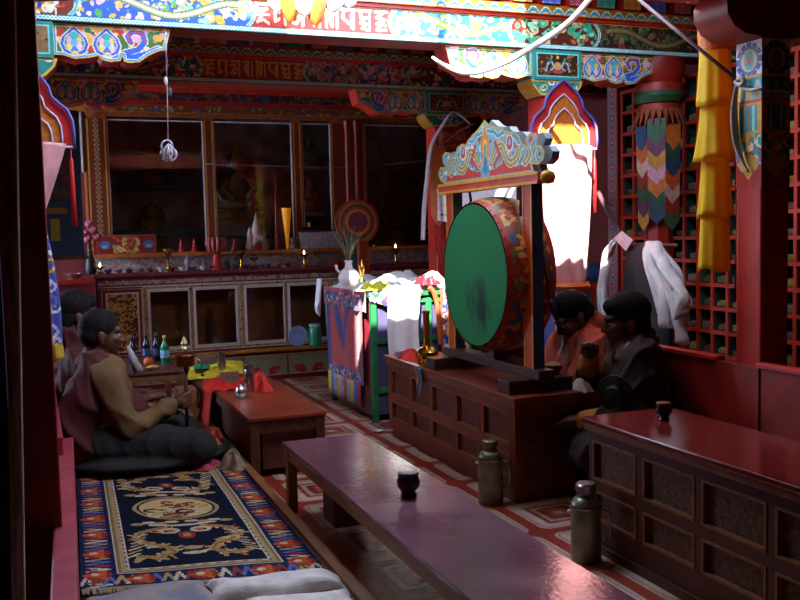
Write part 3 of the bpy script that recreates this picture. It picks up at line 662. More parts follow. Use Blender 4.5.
# frame in front, one painted canvas with openings for the doors
fz0, fz1 = .36, 1.2; fr = Cv(X1-X0, fz1-fz0, .008, '#6e1a2a'); fr.rect(0, .76, fr.w, .80, '#a89a86'); rng = random.Random(2)
fr.speck(rng, 260, ['#7a6a5a','#c8bca8','#8a4a4a'], .006, .012, 0, .765, fr.w, .80); fr.rect(0, .735, fr.w, .745, '#cfc8c4')
doors = [(ay(150,320), ay(190.5,320)), (ay(195.5,320), ay(237.5,320)), (ay(246,315), ay(285,315)), (ay(289.5,312), ay(327,312))]
nxt = doors[-1][1]
while nxt < X1-.5: doors.append((nxt+.10, nxt+.50)); nxt += .55
zb, zt = .435-fz0, 1.045-fz0
for a, b in doors:
    a -= X0; b -= X0; fr.rect(a-.062, zb-.055, b+.062, zt+.05, '#cfc0a0'); fr.rect(a-.054, zb-.047, b+.054, zt+.042, '#a08458'); fr.speck(rng, 110, ['#6a4a2a','#c8b080','#7a3a2a'], .006, .012, a-.052, zb-.045, b+.052, zt+.04)
    fr.rect(a-.018, zb-.018, b+.018, zt+.018, '#d8d2d0')
p0_, p1_ = ay(103,310)-X0, ay(141,310)-X0
fr.rect(p0_-.01, .02, p1_+.02, .72, '#b8a078'); fr.rect(p0_+.0, .03, p1_+.01, .71, '#6e1a2a'); fr.rect(p0_+.03, .06, p1_-.02, .68, '#d8d2d0'); fr.rect(p0_+.045, .075, p1_-.035, .665, '#5a2a20')
fr.clip = (fr.X > p0_+.045)&(fr.X < p1_-.035)&(fr.Y > .075)&(fr.Y < .665); fr.scrolls(rng, 90, ['#b8963e','#c8a850'], .05, .014, p0_, .07, p1_, .67); fr.clip = None
for a, b in doors: fr.a &= ~((fr.X > a-X0)&(fr.X < b-X0)&(fr.Y > zb)&(fr.Y < zt))
panel('front_painting', fr, face_y(X0, 9.848, fz0), 'paint', cab)
mb = MB(); e = sorted([X0]+[q for d in doors for q in d]+[X1])
for a, b in zip(e[0::2], e[1::2]): mb.box(a, b, 9.85, 9.88, fz0, fz1)
for a, b in doors: mb.box(a, b, 9.85, 9.88, fz0, zb+fz0); mb.box(a, b, 9.85, 9.88, zt+fz0, fz1)
mb.build('front_frame', 'maroon', cab)
for a, b in doors:
    d = box('door_pane', (a, b, 9.862, 9.868, zb+fz0, zt+fz0), glass, cab)
    mb = MB(); t = .012
    mb.box(a, a+t, 9.843, 9.862, zb+fz0, zt+fz0); mb.box(b-t, b, 9.843, 9.862, zb+fz0, zt+fz0); mb.box(a+t, b-t, 9.843, 9.862, zb+fz0, zb+fz0+t); mb.box(a+t, b-t, 9.843, 9.862, zt+fz0-t, zt+fz0)
    mb.build('pane_beading', 'white_line', d)
ct = tag(box('altar_counter', (X0-.04, X1+.02, 9.79, 10.32, 1.2, 1.237), 'maroon', bev=.008), 'dark red counter on the altar cabinet, lined with offerings', 'counter')
# case
YC = 10.25
def cx_(px, py=200): return PY(YC, px, py).x
def cz_(py, px=200): return PY(YC, px, py).z
case = thing('altar_case', 'tall glazed shrine case with gold trimmed frames above the altar counter', 'case', (2.2, 10.6, 1.237))
CX0, CX1 = cx_(88), 4.75
zs = cz_(252, 200); ztop = cz_(121, 200)
ri = brocade(CX1-CX0, zs-1.237-.03, .008, '#a89a90', ['#b8564a','#6a6a8a','#8a5a6a','#c8beb0','#7a8a7a'], 6, .8, .04)
box('riser', (CX0, CX1, YC-.04, YC+.3, 1.237, zs-.03), 'maroon', case); panel('riser_painting', ri, face_y(CX0, YC-.043, 1.237), 'paint', case)
box('shelf', (CX0, CX1, YC-.12, YC+.55, zs-.03, zs), 'case_wood', case); box('shelf_edge', (CX0, CX1, YC-.135, YC-.12, zs-.034, zs+.006), mat('orange_edge', '#b8641e', .45, var=.2), case)
box('case_back', (CX0, CX1, 10.84, 10.86, zs, 3.3), 'case_inside', case)
box('case_side', (CX0, CX0+.03, YC, 10.84, zs, 3.2), 'case_wood', case); box('case_side', (CX1-.03, CX1, YC, 10.84, zs, 3.2), 'case_wood', case)
wins = [(cx_(110), cx_(205.5), cz_(231)), (cx_(216), cx_(293.5), cz_(238)), (cx_(303.5), cx_(332), cz_(232)), (cx_(366), cx_(430), cz_(236))]
e = [CX0]+[q for w in wins for q in w[:2]]+[CX1]
post = Cv(.4, 1.5, .01, '#8a4a22')
for a, b in zip(e[0::2], e[1::2]):
    box('mullion', (a, b, YC, YC+.05, zs, ztop+.06), 'case_wood', case)
    w = b-a; cv = Cv(w, ztop-zs, .008, '#6a2a18'); cv.rect(.012, 0, .028, 9, '#b8802e'); cv.rect(w-.028, 0, w-.012, 9, '#b8802e')
    if w > .12: t = np.sin(cv.Y*PI*2/.05); cv.put((np.abs(cv.X-w/2) < .02+.012*t), '#9a7a3a'); cv.put((np.abs(cv.X-w/2) < .006+.006*t), '#3a4a6a')
    panel('mullion_painting', cv, face_y(a, YC-.004, zs), 'paint', case)
for a, b, zlo in wins:
    pn = box('case_pane', (a, b, YC+.02, YC+.026, zs, ztop), glass, case); t = .011; mb = MB()
    mb.box(a, a+t, YC+.0, YC+.02, zs, ztop); mb.box(b-t, b, YC+.0, YC+.02, zs, ztop); mb.box(a+t, b-t, YC, YC+.02, ztop-t, ztop); mb.build('pane_beading', 'white_line', pn)
    box('window_sill', (a, b, YC+.03, YC+.05, zlo-.02, zlo+.02), 'dark_teal', case)
box('case_shelf', (CX0+.04, wins[0][1], YC+.06, 10.83, cz_(188), cz_(183)), 'black', case)
# cornice of stepped coloured bands
for k, (za, zb_, d, m) in enumerate(((.0,.05,.02,'case_wood'),(.05,.12,.05,'gold_paint'),(.12,.17,.07,'red_dark'),(.17,.26,.09,'maroon'),(.26,.31,.11,'red_paint'),(.31,.40,.13,'case_wood'),(.40,.50,.15,'red_dark'))):
    box('cornice_band', (CX0-.30, CX1, YC-d, YC+.06, ztop+.03+za, ztop+.03+zb_), m, case)
cf = brocade(CX1-CX0, .07, .01, '#6a3a22', ['#b8802e','#3a5a8a','#8a2a2a','#8a9a6a'], 9, 1.0, .03); panel('cornice_painting', cf, face_y(CX0, YC-.053, ztop+.08), 'paint', case)
cf = brocade(CX1-CX0, .09, .01, '#4a1a1a', ['#7a5a2e','#3a4a6a','#8a3a2a'], 10, .8, .04); panel('cornice_painting', cf, face_y(CX0, YC-.093, ztop+.2), 'paint', case)
for px in (347, 356): MB().lathe([(.028,zs),(.028,2.8),(.04,2.82),(.04,2.9)], (cx_(px), YC-.06, 0), 10).build('red_pillar', 'red_dark', case, smooth='auto')

# statues and things inside the case
def statue(label, x, y, z, h, m='bronze', grp='bronze statues in the glazed case'):
    r = thing('statue', label, 'statue', (x, y, z), grp); k = h
    MB().lathe([(.30*k,0),(.32*k,.05*k),(.26*k,.09*k),(.31*k,.15*k),(.27*k,.17*k)], (x,y,z), 14).build('lotus_base', m, r, smooth='auto')
    b = MB().ball((x,y,z+.24*k), (.27*k,.17*k,.08*k)).ball((x,y+.02*k,z+.42*k), (.14*k,.10*k,.22*k)).ball((x,y,z+.76*k), (.085*k,.09*k,.11*k)).lathe([(.06*k,.84*k),(.05*k,.90*k),(.02*k,.96*k),(.005*k,1.0*k)], (x,y,z), 8)
    for s in (-1,1): b.tube([(x+s*.13*k,y,z+.56*k),(x+s*.20*k,y-.02*k,z+.42*k),(x+s*.06*k,y-.13*k,z+.31*k)], [.05*k,.045*k,.04*k], 8)
    b.build('figure', m, r, smooth=True)
    MB().lathe([(.26*k,-.008*k),(.26*k,.008*k)], (x,y+.12*k,z+.62*k), 18, 'y').build('halo', mat('halo','#6a4a2a',.6,var=.4), r)
    return r
sh2 = cz_(183)
statue('bronze seated statue on the upper shelf behind the left pane', cx_(153,150), 10.6, sh2, .52)
statue('bronze seated statue below the shelf behind the left pane', cx_(156,220), 10.6, zs, .62)
statue('large dim seated statue behind the middle pane', cx_(245,180), 10.62, zs+.30, .95)
statue('small gilded statue, upper one behind the narrow pane', cx_(317,150), 10.6, zs+.95, .40)
statue('small gilded statue, lower one behind the narrow pane', cx_(318,200), 10.6, zs+.42, .46)
statue('dim seated statue behind the dark pane beside the draped far column', cx_(398,200), 10.6, zs, 1.1, 'case_wood')
box('statue_plinth', (cx_(228), cx_(262), 10.4, 10.8, zs, zs+.30), 'case_inside', case)
box('niche_shelf', (cx_(304), cx_(331), 10.4, 10.8, zs+.38, zs+.42), 'case_inside', case); box('niche_shelf', (cx_(304), cx_(331), 10.4, 10.8, zs+.91, zs+.95), 'case_inside', case)
sc = Cv(wins[0][1]-wins[0][0], .16, .01, '#a8705a'); 
for k, c in enumerate(('#b87a6a','#a86a4a','#b89a5a','#a8984a','#a05a4a','#8a8a4a')): sc.rect(sc.w*k/6, 0, sc.w*(k+1)/6, .16, c)
t = panel('cloth_strip', sc, lambda U,V: (wins[0][0]+U, 10.38+.02*np.sin(U*14), cz_(171)+V+.03*np.sin(U*2.2)), 'cloth_paint'); tag(t, 'faded multicoloured cloth strip hung behind the left pane', 'cloth')

# offerings on the shelf
def on_counter(px, y=10.0): return PY(y, px, 268).x
def bowl(mb, x, y, z, r, h): return mb.lathe([(r*.5,0),(r*.55,.01),(r*.9,h*.6),(r,h),(r*.92,h),(r*.8,h*.6),(r*.3,h*.25)], (x,y,z), 14)
SH = zs; YS = YC-.06
fb = thing('offering_box', 'red wooden box with blue and gold floral front on the altar shelf', 'box', (cx_(125), YS, SH))
a, b = PY(YS-.05,97,245).x, PY(YS-.05,156,245).x; h = PY(YS-.05,120,235).z-SH
box('body', (a, b, YS-.05, YS+.04, SH, SH+h), 'red_dark', fb, bev=.004)
cv = Cv(b-a, h, .007, '#a83224'); cv.rect(.015,.015,b-a-.015,h-.015,'#7a2a1e')
for s in (.13, .87): cv.ell((b-a)*s, h*.5, .055, .045, '#4a6a9a'); cv.ell((b-a)*s, h*.42, .03, .02, '#8aa0c0')
cv.speck(random.Random(3), 60, ['#c8843a','#b84a3a','#8a9a5a','#d8b060'], .008, .02, (b-a)*.28, .02, (b-a)*.72, h-.02); panel('front_painting', cv, face_y(a, YS-.053, SH), 'paint', fb)
wb = thing('offering_box', 'pale carved stone box standing at the right of the altar shelf', 'box', (cx_(320), YS, SH))
a, b = PY(YS-.05,300,240).x, PY(YS-.05,341,240).x; box('body', (a, b, YS-.05, YS+.05, SH, SH+PY(YS,310,232).z-SH), mat('pale_stone','#a89aa0',.7,var=.3,scale=30,bump=.4), wb, bev=.01)
box('lid', (a-.01, b+.01, YS-.06, YS+.055, SH+PY(YS,310,232).z-SH, SH+PY(YS,310,232).z-SH+.02), mat('dark_lid','#3a2a2e',.5), wb, bev=.004)
tag(MB().box(a+.05, a+.20, YS-.03, YS+.03, SH+PY(YS,310,232).z-SH+.02, SH+PY(YS,310,232).z-SH+.06).build('book', mat('black_glossy','#1a1a22',.15), bev=.005), 'dark glossy packet lying on the pale stone box', 'packet')
# tall red torma cup with ribbed upper part, on the counter
def torma(label, px, zb=1.237, y=9.98, s=1.0, grp=None):
    x = PY(y, px, 265).x; r = thing('torma_stand', label, 'ritual cup', (x,y,zb), grp)
    MB().lathe([(.075*s,0),(.08*s,.015*s),(.05*s,.06*s),(.045*s,.13*s),(.03*s,.17*s),(.08*s,.20*s)], (x,y,zb), 16).build('foot', 'red_paint', r, smooth='auto')
    rb = MB()
    for k in range(12):
        a = 2*PI*k/12; rb.tube([(x+.08*s*math.cos(a),y+.08*s*math.sin(a),zb+.2*s),(x+.105*s*math.cos(a),y+.105*s*math.sin(a),zb+.29*s),(x+.085*s*math.cos(a),y+.085*s*math.sin(a),zb+.35*s)], .018*s, 6)
    rb.build('ribbed_bowl', mat('torma_pink','#a8564a',.6), r, smooth=True); return r
torma('tall red ritual cup with ribbed pink bowl on the altar counter', 217)
mat('red_wax', '#a82a22', .5); mat('torma_cream', '#b0958c', .7, var=.2, bump=.2)
for px, nm in ((181,'first small red stupa shaped offering left of the ribbed cup'),(194,'small red stupa shaped offering nearest left of the ribbed cup'),(234,'small red stupa shaped offering right of the ribbed cup')):
    x = PY(YS, px, 248).x; tag(MB().lathe([(.035,0),(.04,.01),(.02,.05),(.028,.07),(.012,.10),(.016,.12),(.003,.15)], (x, YS-.03, SH), 10).build('torma', 'red_wax', smooth='auto'), nm, 'torma')
x = PY(YS, 257, 248).x; tr = thing('butter_sculpture', 'cream butter sculpture with three peaks and discs on the altar shelf', 'sculpture', (x, YS, SH))
MB().lathe([(.06,0),(.075,.06),(.05,.16),(.065,.20),(.03,.32),(.005,.42)], (x, YS, SH), 12).build('peak', 'torma_cream', tr, smooth='auto')
for s in (-1,1): MB().lathe([(.05,0),(.055,.04),(.03,.14),(.035,.18),(.005,.26)], (x+s*.075, YS, SH), 10).build('peak', 'torma_cream', tr, smooth='auto')
MB().lathe([(.03,-.012),(.03,.012)], (x+.02, YS-.09, SH+.14), 14, 'y').build('disc', 'white_line', tr); MB().ball((x, YS-.06, SH+.05), .045).build('red_bud', 'red_wax', tr, smooth=True)
tag(MB().lathe([(.035,0),(.03,.04),(.012,.25),(.004,.62)], (PY(YS,277,250).x, YS, SH), 10).build('incense_holder', 'red_wax', smooth='auto'), 'slim red cone standing on the altar shelf', 'holder')
c0 = PY(YS+.02,287,245).x; tag(MB().lathe([(.012,0),(.02,.10),(.035,.26),(.055,.44),(.058,.47)], (c0, YS+.0, SH), 12).build('amber_glow_cone', mat('amber','#e8920e',.4,emit=.35), smooth='auto'), 'tall amber cone widening upward with an added glow on the altar shelf', 'lamp')  # the cone is no lamp; a faint emission is added to its amber
tag(MB().lathe([(.012,0),(.016,.05),(.008,.12),(.02,.17)], (PY(YS,310,233).x, YS+.03, SH+.13), 8).build('amber_glow_piece', mat('amber2_glow','#e08a20',.5,emit=.2), smooth='auto'), 'little amber piece with an added glow above the pale stone box', 'lamp')  # faint emission put into the small amber piece, no real light source
tag(MB().lathe([(.045,0),(.055,.03),(.05,.06),(.03,.08),(.035,.13)], (PY(YS,293,250).x, YS-.03, SH), 12).build('offering_jar', mat('jar_grey','#6a5a5a',.5), smooth='auto'), 'small grey jar right of the amber cone', 'jar')
# butter lamps and offering bowls on the counter
def butter_lamp(label, px, h, lit, y=9.93, s=1.0):
    x = PY(y, px, 268).x; r = thing('butter_lamp', label, 'butter lamp', (x,y,1.237), 'butter lamps on the altar')
    MB().lathe([(.04*s,0),(.042*s,.012),(.014*s,.03),(.012*s,h*.5),(.02*s,h*.55),(.012*s,h*.6),(.03*s,h*.78),(.052*s,h*.92),(.055*s,h),(.045*s,h*.97)], (x,y,1.237), 14).build('cup', 'brass', r, smooth='auto')
    if lit: MB().lathe([(.003,0),(.011,.012),(.008,.028),(.001,.045)], (x,y,1.237+h), 8).build('flame', mat('flame','#ffd9a0',.5,emit=14.0), r, smooth=True)
    return r
butter_lamp('lit brass butter lamp at the far left end of the counter', 100, .075, True); butter_lamp('tall brass chalice lamp in front of the floral box', 168.5, .24, False, s=1.1)
butter_lamp('brass lamp between the ribbed cup and the cream sculpture', 241.5, .19, False); butter_lamp('small unlit brass lamp beside the tall lamp', 254, .12, False, y=10.03)
butter_lamp('lit brass lamp near the draped throne', 304.5, .14, True)
butter_lamp('lit brass lamp behind the draped throne', 396, .18, True, y=9.9)
pool = [mat('bowl_blue','#3a4a7a',.4), mat('bowl_white','#b8b0b0',.4), 'silver', mat('bowl_dark','#4a3a42',.4), 'brass']
N0 = 0
ORD = 'first second third fourth fifth sixth seventh eighth ninth tenth eleventh twelfth thirteenth fourteenth fifteenth sixteenth seventeenth eighteenth nineteenth twentieth'.split()
for k in range(19):
    px = 108+ k*10.6
    if px > 312: break
    x = PY(9.96, px, 270).x; N0 += 1
    kk = (k*7+k//3) % 5
    tag(bowl(MB(), x, 9.96, 1.237, .042, .045).build('offering_bowl', pool[kk], smooth='auto'), 'small %s offering bowl, %s from the left along the altar counter' % (('blue','white','silver','dark','brass')[kk], ORD[k]), 'bowl', 'offering bowls on the altar')
for px, c, h, nm in ((188,'#8a7a8a',.17,'mauve ritual vase left of the ribbed cup'),(205,'#7a6a78',.12,'squat grey ritual jar touching the ribbed cup'),(228,'#4a4a52',.11,'dark ritual jar right of the ribbed cup')):
    x = PY(10.04, px, 266).x; tag(MB().lathe([(.03,0),(.035,.01),(.018,h*.3),(.036,h*.5),(.03,h*.7),(.014,h*.85),(.02,h)], (x,10.06,1.237), 12).build('ritual_vase', mat('rv'+str(px), c, .4), smooth='auto'), nm, 'vase')
tag(mb := MB().grid(lambda u,v: (PY(9.95,326+u*26,262).x, 9.86+.12*v, 1.24+.05*math.sin(PI*u)*math.sin(PI*v)+.006*math.sin(u*20)), 16, 8).build('red_cloth', 'red_wax', smooth=True, solid=.006), 'red cloth crumpled on the counter beside the draped throne', 'cloth')
# dish and jar standing on the ledge before the lower doors
x = ay(298,330,9.83); pl = tag(MB().lathe([(.11,-.006),(.115,0),(.10,.008),(.06,.012)], (x,9.84,.475), 24, 'y').build('blue_dish', mat('dish_blue','#8aa0d0',.4), smooth='auto'), 'pale blue dish propped on the ledge of the altar cabinet', 'dish')
x = ay(315,330,9.83); jr = thing('plastic_jar', 'green plastic jar with pale lid on the ledge of the altar cabinet', 'jar', (x,9.84,.36))
MB().lathe([(.068,0),(.072,.02),(.072,.19),(.062,.21)], (x,9.83,.36), 16).build('body', mat('green_plastic','#1f8a62',.35), jr, smooth='auto'); MB().lathe([(.066,.21),(.066,.235),(.05,.24)], (x,9.83,.36), 16).build('lid', mat('pale_lid','#8ac0b0',.4), jr, smooth='auto')
for px, c, h, dy, nm in ((183,'#5a5a8a',.2,10.1,'bluish bundle behind the first glazed cabinet door'),(215,'#b8b0a8',.11,10.05,'pale bowl behind the second glazed cabinet door'),(212,'#6a3a2a',.42,10.15,'dark staff shaped object behind the second glazed door')):
    x = ay(px,335,dy); tag(MB().lathe([(.04,0),(.05,h*.3),(.03,h*.6),(.012,h)], (x,dy,.39), 10).build('stored_item', mat('st'+str(px), c, .6), smooth='auto'), nm, 'stored object')
# flower vase left
x = PY(9.9,91,270).x; fv = thing('flower_vase', 'black vase with pink flowers at the left end of the altar', 'vase', (x,9.95,1.237))
MB().lathe([(.045,0),(.06,.04),(.05,.14),(.025,.20),(.03,.24)], (x,9.95,1.237), 14).build('vase', 'black', fv, smooth='auto')
for k, (dx, dz) in enumerate(((-.05,.42),(.04,.45),(0,.52),(.07,.38),(-.02,.36))):
    MB().tube([(x,9.95,1.47),(x+dx*.5,9.94,1.237+dz*.8),(x+dx,9.93,1.237+dz)], .005, 5).build('stem', mat('stem','#2a4a2a',.6), fv)
    MB().ball((x+dx,9.93,1.237+dz), .038, 8, 6).ball((x+dx+.02,9.915,1.25+dz), .025, 8, 6).build('blossom', mat('blossom','#b04a6a',.6,var=.3,scale=60), fv, smooth=True)
# ------------------------------------------------------------------ cloth helpers
mat('satin_pink', '#d69496', .32, var=.12, scale=8, sheen=.3); mat('satin_white', '#f0e6e8', .35, var=.06, sheen=.3)
mat('orange_silk', '#c8702a', .45, var=.2, scale=40, bump=.2, bscale=160); mat('red_silk', '#c02a2e', .4, var=.15, scale=20)
mat('piping', '#c8c8e0', .5); mat('yellow_silk', '#ffe22a', .5, var=.05, transl=.45); mat('purple_panel', '#3d3a58', .7, var=.15, scale=5)
mat('green_paint', '#1f6a3c', .45, var=.2, scale=10); mat('tassel_red', '#c81e22', .5, var=.2, scale=60, stretch=(6,6,.5))
def tube_of(name, pts, r, m, parent=None, n=8, squash=None): return MB().tube(pts, r, n, squash=squash).build(name, m, parent, smooth=True)
def spline(pts, n=24):
    pts = [Vector(p) for p in pts]; out = []; k = len(pts)-1
    for s in range(n+1):
        t = s/n*k; i = min(int(t), k-1); f = t-i; p0 = pts[max(i-1,0)]; p1 = pts[i]; p2 = pts[i+1]; p3 = pts[min(i+2,k)]
        out.append(.5*((2*p1)+(p2-p0)*f+(2*p0-5*p1+4*p2-p3)*f*f+(3*p1-p0-3*p2+p3)*f**3))
    return out
SHIELD = [(0,0),(.05,-.035),(.11,-.085),(.15,-.14),(.165,-.20),(.20,-.235),(.25,-.275),(.278,-.34),(.285,-.42),(.283,-.50)]
def sym(half, k=1.0): return [(a*k,b*k) for a,b in half]+[(-a*k,b*k) for a,b in half[::-1] if a > 0]
def column_drape(label, cx, y, zt, lower, side, nar, z1, z2):
    r = thing('column_drape', label, 'drape', (cx, y, 0), 'silk drapes on the columns')
    MB().prism(sym(SHIELD)[::-1], (cx,y,zt), (1,0,0), (0,0,1), -.02).build('shield', 'red_silk', r)
    for kk, yy, m in ((.76,.008,'orange_silk'),(.56,.016,'orange_silk')):
        h = [(a*kk, b) for a,b in SHIELD]; h = [(a, -.5+(b+.5)*kk*1.05) for a,b in h]
        MB().prism(sym(h)[::-1], (cx,y-yy,zt), (1,0,0), (0,0,1), -.01).build('shield_layer', m, r)
        tube_of('piping', [(cx+a, y-yy-.012, zt+b) for a,b in ([(-a,b) for a,b in h[::-1]]+h[1:])], .006, 'piping', r, 6)
    tube_of('piping', [(cx+a, y-.022, zt+b) for a,b in ([(-a,b) for a,b in SHIELD[::-1]]+SHIELD[1:])], .010, mat('piping_blue','#5a5ab0',.5), r, 6)
    MB().tube([(cx-.285,y-.02,zt-.5),(cx+.285,y-.02,zt-.5)], .008, 6).build('hem_cord', 'piping', r)
    # gathered satin below the shield, then a brocade skirt
    z0 = zt-.48
    def satin(u, v):
        s = (u-.5)*2; z = z0+(z1-z0)*v; w = .235-nar*v**1.1; f = .018*math.sin(s*9+1.2*math.sin(v*3))
        return (cx+w*s, y-.03-.09*math.sqrt(max(0,1-s*s))+f, z)
    MB().grid(satin, 40, 22).build('satin', 'satin_pink', r, smooth=True, solid=.006)
    MB().lathe([(.245-nar,-.025),(.26-nar,0),(.245-nar,.025)], (cx,y-.03,z1), 18).build('tie_band', mat('tie_orange','#d06a20',.5), r, smooth='auto')
    cv = lower()
    def skirt(U, V):
        s = (U/cv.w-.5)*2; v = 1-V/cv.h; w = (.25-nar)+.07*np.sin(PI*np.minimum(1,v*1.2)*.5); return cx+w*s, y-.04-.09*np.sqrt(np.clip(1-s*s,0,1))+.012*np.sin(s*11), z1-(z1-z2)*v
    panel('brocade_skirt', cv, skirt, 'cloth_paint', r, smooth=True)
    MB().grid(lambda u, v: (cx+(.315-nar+.015*v)*(u-.5)*2, y-.04-.085*math.sqrt(max(0,1-((u-.5)*2)**2))+.012*math.sin((u-.5)*30), z2-.10*v), 30, 6).build('fringe', mat('fringe_gold','#c8a030',.5,var=.3,scale=60,stretch=(6,6,.3)), r, smooth=True, solid=.004)
    for s in (-1, 1):
        x = cx+s*.262; t = thing('tassel', None, None) if False else None
        tube_of('tassel', [(x,y-.02,zt-.5),(x,y-.02,zt-.56),(x,y-.02,zt-.58),(x,y-.02,zt-.75),(x,y-.02,zt-.98)], [.003,.003,.012,.014,.017], 'tassel_red', r, 8)
    return r
def skirt_left():
    cv = Cv(.3,.66,.008,'#3a4a9a'); cv.scrolls(random.Random(5),26,['#c8c8e0','#e0d8c8','#d8b040','#6a7ac8'],.05,.016); cv.speck(random.Random(6),40,['#e8e0d0','#c85a4a','#d8b040'],.008,.02); return cv
def skirt_right():
    cv = Cv(.3,.66,.006,'#b8483a'); cv.speck(random.Random(7),120,['#d8b060','#8a2a2a','#e0c8a0','#c86a3a'],.006,.012)
    for x0, x1, c in ((0,.05,'#6a6ab8'),(.05,.07,'#e0d8d8'),(.105,.125,'#2f8a4a'),(.145,.155,'#d8c040'),(.185,.195,'#d8c040'),(.23,.245,'#2f8a4a'),(.265,.30,'#6a6ab8')): cv.rect(x0,.05,x1,.62,c)
    return cv
column_drape('pink satin drape with orange shield on the left column, red tassel beside', COLX[0]+.005, 5.96, 2.66, skirt_left, 'left', .16, 1.72, .98)
column_drape('sunlit white and pink drape with orange shield on the right column', COLX[1]+.02, 5.96, 2.69, skirt_right, 'right', .08, 1.17, .62)

# ------------------------------------------------------------------ the great drum and its stand on the chest
ds = thing('drum_stand', 'red and gold drum stand with carved painted crest on the chest', 'drum stand', (2.71,5.3,.635))
yl, yr = 5.86, 4.765
mat('stand_red', '#c2401c', .35, var=.15); mat('stand_gold', '#d8a020', .35, var=.15); mat('dark_base', '#3c221a', .4, var=.25, scale=9)
for yy in (yl, yr): box('foot', (2.50, 2.93, yy-.075, yy+.075, .635, .715), 'dark_base', ds, bev=.006)
box('base_beam', (2.655, 2.765, 4.62, 6.0, .715, .775), 'dark_base', ds, bev=.006)
for yy in (yl, yr):
    p = box('post', (2.675, 2.745, yy-.055, yy+.055, .775, 1.86), 'stand_red', ds)
    for e in (-.055, .043): box('gold_edge', (2.671, 2.676, yy+e, yy+e+.012, .775, 1.86), 'stand_gold', p)
    box('post_front', (2.676, 2.745, yy-.059, yy-.0555, .775, 1.86), mat('post_blue','#24405e',.5), p)
tb = box('top_bar', (2.655, 2.765, 4.60, 6.01, 1.86, 1.925), 'stand_red', ds, bev=.006)
box('gold_edge', (2.649, 2.656, 4.60, 6.01, 1.910, 1.927), 'stand_gold', tb); box('gold_edge', (2.649, 2.656, 4.60, 6.01, 1.858, 1.873), 'stand_gold', tb)
for yy in (4.585, 6.025): MB().ball((2.71,yy,1.892), (.05,.03,.04)).build('bar_cap', 'stand_gold', ds, smooth=True)
UH = [(.08,0),(.02,.12),(0,.28),(.03,.42),(.09,.40),(.05,.52),(.05,.66),(.09,.74),(.14,.70),(.15,.58),(.2,.66),(.22,.78),(.27,.84),(.31,.80),(.33,.88),(.38,.98),(.43,1.05),(.5,1.22),(.55,1.08),(.6,1.02),(.66,1.0),(.68,.9),(.72,.86),(.77,.84),(.8,.75),(.82,.6),(.87,.52),(.85,.62),(.88,.74),(.93,.74),(.95,.62),(.93,.5),(.97,.48),(1,.36),(.99,.22),(.95,.14),(.9,.16),(.92,0)]
CW, CH = 1.50, .31; out = [(u*CW, h*CH) for u,h in UH]
MB().prism(out[::-1], (2.735, 6.07, 1.925), (0,-1,0), (0,0,1), -.05).build('crest', mat('crest_edge','#7f8f9a',.5,var=.1), ds)
cv = Cv(CW, CH*1.24, .006, '#7fb4c4'); cv.a = cv.inside(out); rng = random.Random(12)
cv.scrolls(rng, 70, ['#e8e6da','#3a6ab0','#2f8f9f','#c8402e','#d8b060','#8a8a4a'], .055, .014); cv.speck(rng, 90, ['#e8e6da','#3a6ab0','#c8402e','#4a9aa8'], .008, .018)
for s in (-1,1):
    cv.poly([(CW/2+s*a,b) for a,b in ((.62,0),(.60,.06),(.40,.05),(.30,.11),(.16,.06),(.06,.05),(.06,0))], '#c23a26')
    sw = [(p.x,p.y) for p in spline([(CW/2+s*a,b,0) for a,b in ((.08,.10),(.15,.17),(.23,.19),(.27,.13),(.33,.08),(.42,.10),(.46,.17),(.53,.17),(.57,.11),(.52,.07))], 40)]; cv.line(sw, .058, '#e8dfc0'); cv.line(sw, .046, '#8f8a4a'); cv.line(sw, .014, '#c8c88a')
    sw = [(p.x,p.y) for p in spline([(CW/2+s*a,b,0) for a,b in ((.04,.30),(.12,.29),(.18,.26),(.25,.27),(.32,.26),(.40,.23),(.45,.19))], 30)]; cv.line(sw, .035, '#e8e6da'); cv.line(sw, .024, '#3f9fb8')
    cv.ell(CW/2+s*.33,.20,.05,.055,'#e8e6da'); cv.ell(CW/2+s*.33,.20,.038,.042,'#c8402e'); cv.ell(CW/2+s*.33,.205,.018,.022,'#7fb4c4'); cv.line([(CW/2+s*.14,.22),(CW/2+s*.2,.14),(CW/2+s*.12,.08)], .03, '#c8402e')
    for cc, rr in (('#e8e6da',.05),('#3f9fb8',.042),('#d8a040',.025),('#3a3a6a',.012)): cv.ell(CW/2+s*.69, .10, rr, rr, cc)
cv.poly([(CW/2+a,b) for a,b in ((-.055,.16),(-.06,.24),(-.02,.30),(0,.35),(.02,.30),(.06,.24),(.055,.16),(0,.12))], '#d88a1e'); cv.ell(CW/2,.20,.032,.06,'#e8c840'); cv.ell(CW/2,.185,.018,.045,'#4a9ab8'); cv.ell(CW/2,.06,.05,.03,'#4aa0c0'); cv.ell(CW/2,.09,.025,.05,'#3a7ab8')
d = cv.dist(out+[out[0]]); cv.put(d < .020, '#4ab0c0'); cv.put(d < .012, '#d8b040')
panel('crest_painting', cv, face_x(2.6845, 6.07, 1.925), 'paint', ds)
